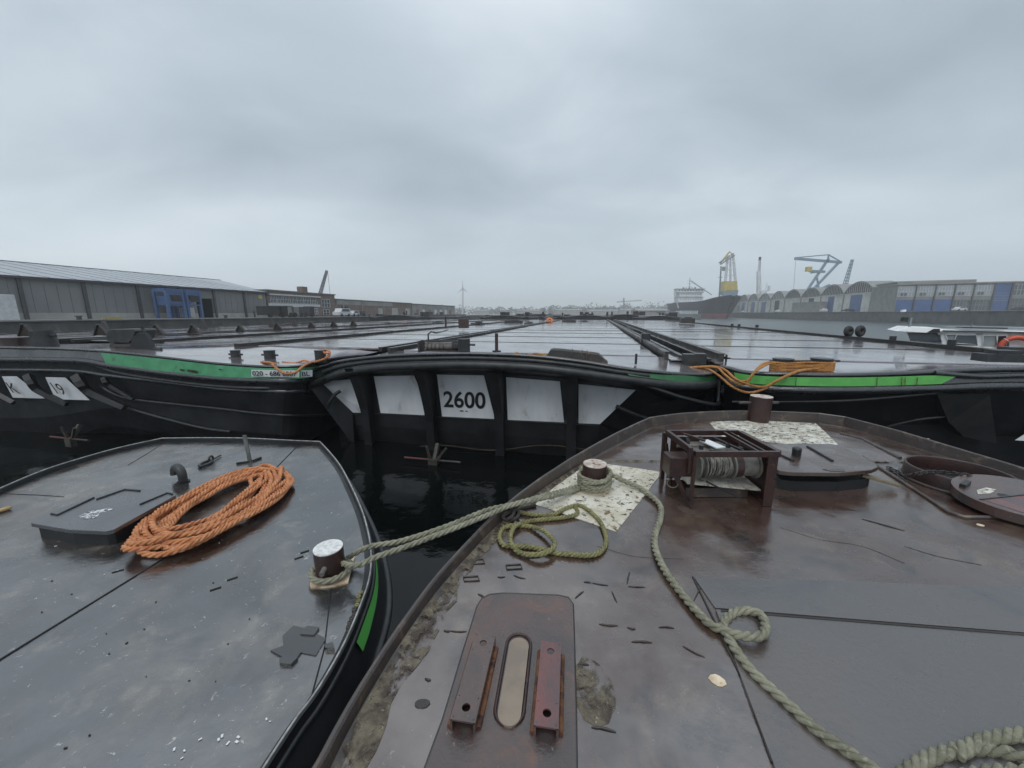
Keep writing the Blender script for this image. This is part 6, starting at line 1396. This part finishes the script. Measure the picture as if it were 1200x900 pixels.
def right_buildings():
    D = 150
    zt = Y(1050, 334, 172).z
    t, P, U, ny = facade_building('office_block', 'rough grey two storey block between the arches and the blue building', 1023.5, 1047, 196, 176, Y(1035,333,186).z, M_dconc, 25)
    for z0, z1 in ((.58, .74), (.12, .30)):
        H = Y(1035,333,186).z-ZR2
        for x in (1025.5, 1030.5, 1035.5, 1041):
            win(t, 0, U(x), U(x+3.2), ZR2+H*z0, ZR2+H*z1, 2, 1, P=P, fv=-ny, glass=M_wht)
    zt = Y(1048, 334, 174).z
    t, P, U, ny = facade_building('office_building', 'long two storey blue and white glazed building at the right edge of the quay', 1048, 1290, 174, 150, zt, M_dconc, 25)
    H = zt-ZR2
    bays = [(1049,1068.5),(1071,1091),(1093,1113.5),(1115.5,1135.5),(1138,1159)]
    pg = mat('pale_glass', (.35,.38,.40),(.25,.28,.3), rough=(.2,.4))
    for i, (a, b) in enumerate(bays):
        win(t, 0, U(a), U(b), ZR2+H*.56, ZR2+H*.93, 6, 2, P=P, fv=-ny, glass=pg)
        win(t, 0, U(a+3), U(a+11), ZR2+H*.58, ZR2+H*.70, 2, 1, P=lambda u, z, o=0: P(u, z, o+.12), fv=-ny, glass=M_glass, frame=M_wht)
        if i < 3:
            mb = MB(); mb.prism([P(U(a), ZR2+H*.44, .1), P(U(b), ZR2+H*.44, .1), P(U(b), ZR2, .1), P(U(a), ZR2, .1)], .1, -ny); mk(mb, 'blue_panel', M_bluel, t)
        else: win(t, 0, U(a), U(b), ZR2+H*.03, ZR2+H*.42, 5, 2, P=P, fv=-ny, glass=M_glass, frame=M_shed)
        mb = MB(); mb.bar(P(U(b+1), ZR2, .3), P(U(b+1), zt, .3), .45, .5, up=ny); mk(mb, 'pier', M_postd, t)
    mb = MB(); mb.prism([P(U(1160.5), zt-.3, .1), P(U(1180), zt-.3, .1), P(U(1180), ZR2, .1), P(U(1160.5), ZR2, .1)], .1, -ny); mk(mb, 'blue_panel', M_bluel, t)
    for z in (.38,.46,.55,.64): mb = MB(); mb.bar(P(U(1161), ZR2+H*z, .15), P(U(1179), ZR2+H*z, .15), .1, .12); mk(mb, 'blue_rail', M_shed, t)
    mb = MB(); mb.bar(P(U(1181), ZR2, .3), P(U(1181), zt, .3), .6, .5, up=ny); mk(mb, 'pier', M_postd, t)
    for a, b in ((1183,1200),(1202,1222),(1224,1246)):
        win(t, 0, U(a), U(b), ZR2+H*.56, ZR2+H*.93, 4, 2, P=P, fv=-ny, glass=M_glass); win(t, 0, U(a), U(b), ZR2+H*.05, ZR2+H*.45, 4, 2, P=P, fv=-ny, glass=M_glass, frame=M_shed)
        mb = MB(); mb.bar(P(U(b+1), ZR2, .3), P(U(b+1), zt, .3), .5, .5, up=ny); mk(mb, 'pier', M_postd, t)
    # parked cars along the right quay
    for x, D_, m, lab, W_ in ((994,200,M_dark,'dark parked car before the largest arched bay',5.5),(1124,145,M_wht,'white parked car before the blue building',4),(1197,140,M_dark,'dark parked car at the right edge of the quay',6),(873,330,M_wht,'white parked van at the far end of the right quay',7)):
        c = Y(x, 364, D_); c.z = ZR2; t = thing('parked_car', lab, 'car', c, 0, 'cars parked on the right quay'); prof = [(0,.35),(0,.85),(.2,.95),(.32,1.5),(.75,1.5),(.92,.95),(1,.85),(1,.35)]
        mb = MB(); mb.rings([[c+Vector((u*W_-W_/2, s_, z)) for u, z in prof] for s_ in (-.9,.9)], smooth=False); mk(mb, 'body', m, t)
        mb = MB(); mb.prism([c+Vector((W_*(u-.5), -.92, z)) for u, z in ((.24,1),(.34,1.42),(.74,1.42),(.86,1))], .02, Vector((0,-1,0))); mk(mb, 'window', M_glass, t)
        for u in (.2,.8): mb = MB(); mb.cyl(c+Vector(((u-.5)*W_,-.95,.35)), c+Vector(((u-.5)*W_,-.7,.35)), .35, 10); mk(mb, 'wheel', M_tyre, t)
    for x, lab in ((911,'small white tender moored at the right quay before the arches, farther one'),(965,'small white tender at the right quay before the arches, nearer one')):
        c = Y(x, 365, 205 if x > 950 else 270); c.z = ZR2; mb = MB(); mb.box(c+Vector((0,0,.7)), (3, 2, 1.2)); mb.box(c+Vector((0.3,0,1.5)), (1.6, 1.6, .5)); single(mb, 'white_van', M_wht, lab.replace('tender moored at', 'van on').replace('tender at', 'van on'), 'van', bevel=.15)
right_buildings()
def cranes():
    # yellow sheerleg on its pontoon behind the black ship
    D = 400; q = lambda x, y: Y(x, y, D)
    base = q(856, 362); base.z = 0; t = thing('floating_crane', 'tall yellow floating crane with a pale lattice head above the black ship', 'crane', base)
    mb = MB(); mb.rings([[q(847.5,347), q(864,347), q(862,345)+Vector((0,10,0)), q(849,345)+Vector((0,10,0))], [q(848,341), q(865.5,340), q(864,340)+Vector((0,10,0)), q(849,341)+Vector((0,10,0))]], smooth=False); mk(mb, 'lower_body', M_crb, t)
    mb = MB(); mb.rings([[q(848,341.5), q(864.5,340.5), q(864,340)+Vector((0,10,0)), q(849,341)+Vector((0,10,0))], [q(849,329.5), q(864,329.5), q(864,329.5)+Vector((0,8,0)), q(850,329.5)+Vector((0,8,0))]], smooth=False); mk(mb, 'machine_house', M_yel, t)
    mb = MB(); mb.box((base.x, base.y+5, 6), (14, 14, 12)); mk(mb, 'column', M_crg, t)
    for a, b, w in (((850,330),(853,299),1.1),((862,330),(859,299),1.1),((856,330),(856,302),.8)):
        mb = MB(); lattice(mb, q(*a), q(*b), w*1.6, w*1.2, 9, .35); mk(mb, 'leg', M_shipw, t)
    mb = MB(); lattice(mb, q(843.5,309), q(860,298), 2.6, 2.2, 7, .45); mk(mb, 'jib', M_crg, t)
    mb = MB(); lattice(mb, q(843.5,309), q(855,295), 1.0, .8, 6, .35); mb.bar(q(855,295), q(861,300), .6, .6); mk(mb, 'jib_top', M_yel, t)
    for y in (308, 316, 323): mb = MB(); mb.bar(q(851.5,y), q(860.5,y), .6, .6); mk(mb, 'cross_beam', M_shipw, t)
    mb = MB(); mb.box(q(848, 315), (2.4, 2, 4)); mk(mb, 'hook_block', M_crg, t)
    mb = MB(); lattice(mb, q(843,348), q(845,312), .9, .7, 12, .3); mb.bar(q(841,325), q(847,325), .4, .4); mk(mb, 'service_mast', M_crg, t)
    # slim white crane
    D2 = 380; q = lambda x, y: Y(x, y, D2); b = q(889, 358); b.z = ZR2; t = thing('crane', 'slim white dock crane standing behind the small arches', 'crane', b)
    mb = MB(); mb.bar(Vector((b.x, b.y, ZR2)), q(888.5, 318), 2.0, 2.0); mk(mb, 'tower', M_shipw, t)
    mb = MB(); lattice(mb, q(888.5,342), q(890.5,303), 2.2, 1.2, 10, .35); mk(mb, 'jib', M_shipw, t)
    mb = MB(); mb.box(q(890.5,303), (1.6,1.6,3)); mk(mb, 'head', M_dark, t); mb = MB(); mb.bar(q(892,343), q(891,305), .25, .25); mk(mb, 'hoist_rope', M_crg, t)
    mb = MB(); mb.box(q(894,342), (6,4,2.6)); mb.bar(q(896,343), q(899,332), .5, .5); mb.box(q(901,338), (1.6,2,5)); mk(mb, 'machine_house', M_shipw, t)
    # level luffing crane
    D3 = 300; q = lambda x, y: Y(x, y, D3); b = q(950, 356); b.z = ZR2; t = thing('crane', 'pale blue double lever dock crane with a yellow cab end behind the middle arches', 'crane', b)
    mb = MB(); mb.bar(q(946,340), q(971,303), 1.5, 1.4); mb.bar(q(952,340), q(983,307.5), 1.5, 1.4); mk(mb, 'lever', M_crb, t)
    mb = MB(); mb.bar(q(931.5,303), q(986,307.5), 1.5, 1.8); mb.bar(q(931.5,302), q(971,298.5), .7, .7); mb.bar(q(971,298.5), q(986,307), .7, .7); mb.bar(q(971,299), q(970,306), .8, .8); mk(mb, 'jib', M_crb, t)
    mb = MB(); mb.bar(q(949,317.5), q(966,318.5), 2.2, 1.6); mb.bar(q(950,320), q(965,318), .8, .8); mk(mb, 'counter_arm', M_crb, t)
    mb = MB(); mb.box(q(947.5,315.5), (3.2,3,3.4)); mk(mb, 'counterweight', M_yel, t)
    mb = MB(); mb.bar(q(960,342), q(957,322), .9, .9); mb.bar(q(952,345), q(972,335), 2.2, 3); mb.bar(q(950,352), q(956,338), 4, 4); mk(mb, 'house', M_crb, t)
    mb = MB(); mb.bar(q(932.5,304), q(930,340), .16, .16); mk(mb, 'hoist_rope', M_crg, t)
    mb = MB(); mb.box((b.x+3, b.y+4, 9), (7,7,10)); mk(mb, 'portal', M_crb, t)
    D4 = 290; q = lambda x, y: Y(x, y, D4); b = q(988, 352); b.z = ZR2; t = thing('crane', 'leaning blue grey lattice jib right of the double lever crane', 'crane', b)
    mb = MB(); lattice(mb, q(988,342), q(999,304), 2.2, 1.0, 10, .35); mk(mb, 'jib', M_crb, t); mb = MB(); mb.bar(Vector((b.x, b.y, ZR2)), q(988,341), 3, 3); mk(mb, 'tower', M_crb, t)
cranes()

# ------------------------------------------------------------------ white tour boat right of the barges
MK = mk
def tour_boat():
    y0 = 0.; O = Y(1064, 400, 15.6); O.z = 0; AX = Vector((.80, -.60, 0)); TR = Vector((.60, .80, 0))
    def P(px, py, d=0):
        r_ = ray(px, py); n_ = TR; k_ = ((O-C0).dot(n_)+d)/r_.dot(n_); w_ = C0+r_*k_-O; return Vector((w_.dot(AX), w_.dot(TR), w_.z))
    def wld(v): return O+AX*v.x+TR*v.y+Vector((0,0,v.z))
    def mk(mb, *a, **k):
        mb.v = [wld(v) for v in mb.v]; return MK(mb, *a, **k)
    t = thing('tour_boat', 'white tour boat with dark windows and a red life ring at the right edge', 'boat', wld(Vector((3, 1.4, 0))))
    m = mat('boat_white', (.86,.87,.87),(.80,.81,.81), rough=(.25,.45), bump=.1)
    xe = 1400; zr = P(1060, 389).z
    z = lambda py, d=0: P(1100, py, d).z
    x0 = P(1063, 400).x; x1 = P(1068, 400).x; xE = x0+11
    # hull
    mb = MB(); zt = z(406)
    sec = [(x0-1.2, .0), (x0-.6, .5), (x0+.4, 1.0), (x0+2, 1.2), (xE, 1.2)]
    def cur(zz, k): return [Vector((x, y0+1.2-w*k, zz)) for x, w in sec] + [Vector((x, y0+1.2+w*k, zz)) for x, w in reversed(sec)]
    mb.rings([cur(-.4, .8), cur(.5, .95), cur(zt, 1)], cap=True, smooth=False); mk(mb, 'hull', m, t)
    # cabin side with window openings: sill and header strips, pillars, glass set back
    z0, z1, z2 = zt, z(404), z(391.5); zh = z(388)
    mb = MB(); mb.box(((x0+xE)/2+.2, y0+.1, (zt+z1)/2-.02), (xE-x0-.4, .08, z1-zt+.06)); mk(mb, 'cabin_side', m, t)
    mb = MB(); mb.box(((x0+xE)/2, y0+.1, (z2+zh)/2+.02), (xE-x0+.1, .08, abs(zh-z2)+.06)); mk(mb, 'cabin_side', m, t)
    wins = [((1064,390.5),(1098,390.5),(1104,400.5),(1067,399)), ((1108,392),(1121,392),(1117,401.5),(1111,401)), ((1121,392.5),(1144,392.5),(1144.5,404),(1117,402)), ((1152,393.5),(1168,393.5),(1168,406),(1151.5,405.5)), ((1169,393.5),(1180,393.5),(1179,406.5),(1168,406)), ((1215,394),(1250,394),(1250,408),(1215,408))]
    for k, w in enumerate(wins):
        mb = MB(); mb.prism([P(x, y, .05) for x, y in w], .03, Vector((0,-1,0))); g = mk(mb, 'window', [M_glass, mat('clear_glass', (.30,.33,.34),(.24,.27,.28), rough=(.05,.1)), M_glass, mat('clear_glass', (1,1,1)), M_dark, M_glass][k], t)
        mb = MB(); pp = [P(x, y, .02) for x, y in w]; mb.tube(pp+[pp[0]], .018, 6); mk(mb, 'frame', m if k else M_postd, g)
    for a, b in ((1102,1111),(1144,1152),(1181,1215),(1250,1300)):
        mb = MB(); mb.prism([P(a, 390.5, .06), P(b, 390.5, .06), P(b+1, 408, .06), P(a+2, 407, .06)], .04, Vector((0,-1,0))); mk(mb, 'cabin_side', m, t)
    mb = MB(); mb.box(((x0+xE)/2+.3, y0+2.4, (zt+zh)/2), (xE-x0-.5, .08, zh-zt)); mk(mb, 'cabin_side', m, t)
    # roof and visor
    rz = z(388.3); mb = MB(); xs = P(1100, 388).x
    mb.box(((xs+xE)/2, y0+1.2, rz+.02), (xE-xs, 2.5, .07)); mk(mb, 'roof', m, t, bevel=.02)
    mb = MB(); mb.prism([Vector((P(1051,388).x, y0-.05, rz-.02)), Vector((P(1065,384).x, y0-.0, rz+.15)), Vector((xs+.05, y0, rz+.12)), Vector((P(1085,389).x, y0-.05, rz-.06))], 2.3, Vector((0,-1,0))); mk(mb, 'visor', m, t)
    mb = MB(); mb.prism([Vector((P(1086,389).x, y0-.06, rz-.05)), Vector((P(1094,385).x, y0-.06, rz+.10)), Vector((P(1101,385.3).x, y0-.06, rz+.10)), Vector((P(1101,389.5).x, y0-.06, rz-.05))], .05, Vector((0,-1,0))); mk(mb, 'visor_window', M_dark, t)
    zz = rz+.06
    for a, b, d, h in ((1128,1180,.4,.10), (1120,1240,1.6,.09)):
        xa, xb = P(a,386).x, P(b,386).x; mb = MB(); mb.box(((xa+xb)/2, y0+d, zz+h), (xb-xa, .9, .05)); mk(mb, 'roof_panel', M_postd if d < 1 else M_shipg, t)
    mb = MB(); mb.bar(Vector((P(1104,387).x, y0-.1, rz+.03)), Vector((xE, y0-.1, rz-.03)), .04, .05); mk(mb, 'gutter', M_postd, t)
    mb = MB(); c = P(1191, 403.5, -.12); c.z = z(404); mb.torus(c, (0,1,0), .36, .085, 32, 10); lr = mk(mb, 'life_ring', mat('life_ring_red', (.62,.10,.05),(.5,.08,.04), rough=(.35,.5)), t)
    for k in range(4):
        th = math.pi/4+k*math.pi/2; mb = MB(); cc = c+Vector((math.cos(th)*.36, 0, math.sin(th)*.36)); mb.torus(cc, Vector((-math.sin(th),0,math.cos(th))), .088, .012, 14, 6); mk(mb, 'band', M_signw, lr)
    mb = MB(); q = P(1065, 386, .9); mb.cyl(q, q+Vector((0,0,.50)), .045, 8); mk(mb, 'mast', M_shipg, t)
    mb = MB(); q2 = P(1060, 374, .9); mb.cyl(q2-Vector((0,0,.1)), q2+Vector((0,0,.08)), .12, 12); mk(mb, 'lamp_housing', M_dark, t); mb = MB(); mb.cyl(P(1058.5,365.5,.9), P(1058.5,363,.9), .09, 10); mk(mb, 'lamp_cap', m, t)
    mb = MB(); mb.bar(P(1059.5,376,.9), P(1065,378,.9), .03, .03); mk(mb, 'lamp_bracket', M_postd, t)
    mb = MB(); q = P(1138.5, 383, 1); mb.cyl(q, q+Vector((0,0,.18)), .012, 6); mb.cyl(q, q+Vector((0,0,.06)), .03, 8); mk(mb, 'aerial', M_shipg, t)
tour_boat()

# ------------------------------------------------------------------ haze over the harbour
def haze():
    m = bpy.data.materials.new('haze_air'); m.use_nodes = True; nt = m.node_tree; nt.nodes.clear()
    o = nt.nodes.new('ShaderNodeOutputMaterial'); v = nt.nodes.new('ShaderNodeVolumePrincipled'); v.inputs['Color'].default_value = (.99, .995, 1, 1)
    v.inputs['Density'].default_value = HAZE; v.inputs['Anisotropy'].default_value = .2; nt.links.new(v.outputs[0], o.inputs['Volume'])
    mb = MB(); r = 1600; mb.box((0, 1150, 44), (2*r, 2*r, 96)); h = mk(mb, 'haze', m, kind='stuff'); h['label'] = 'thin grey rain haze over the harbour'; h.display_type = 'WIRE'
HAZE = .0007
haze()
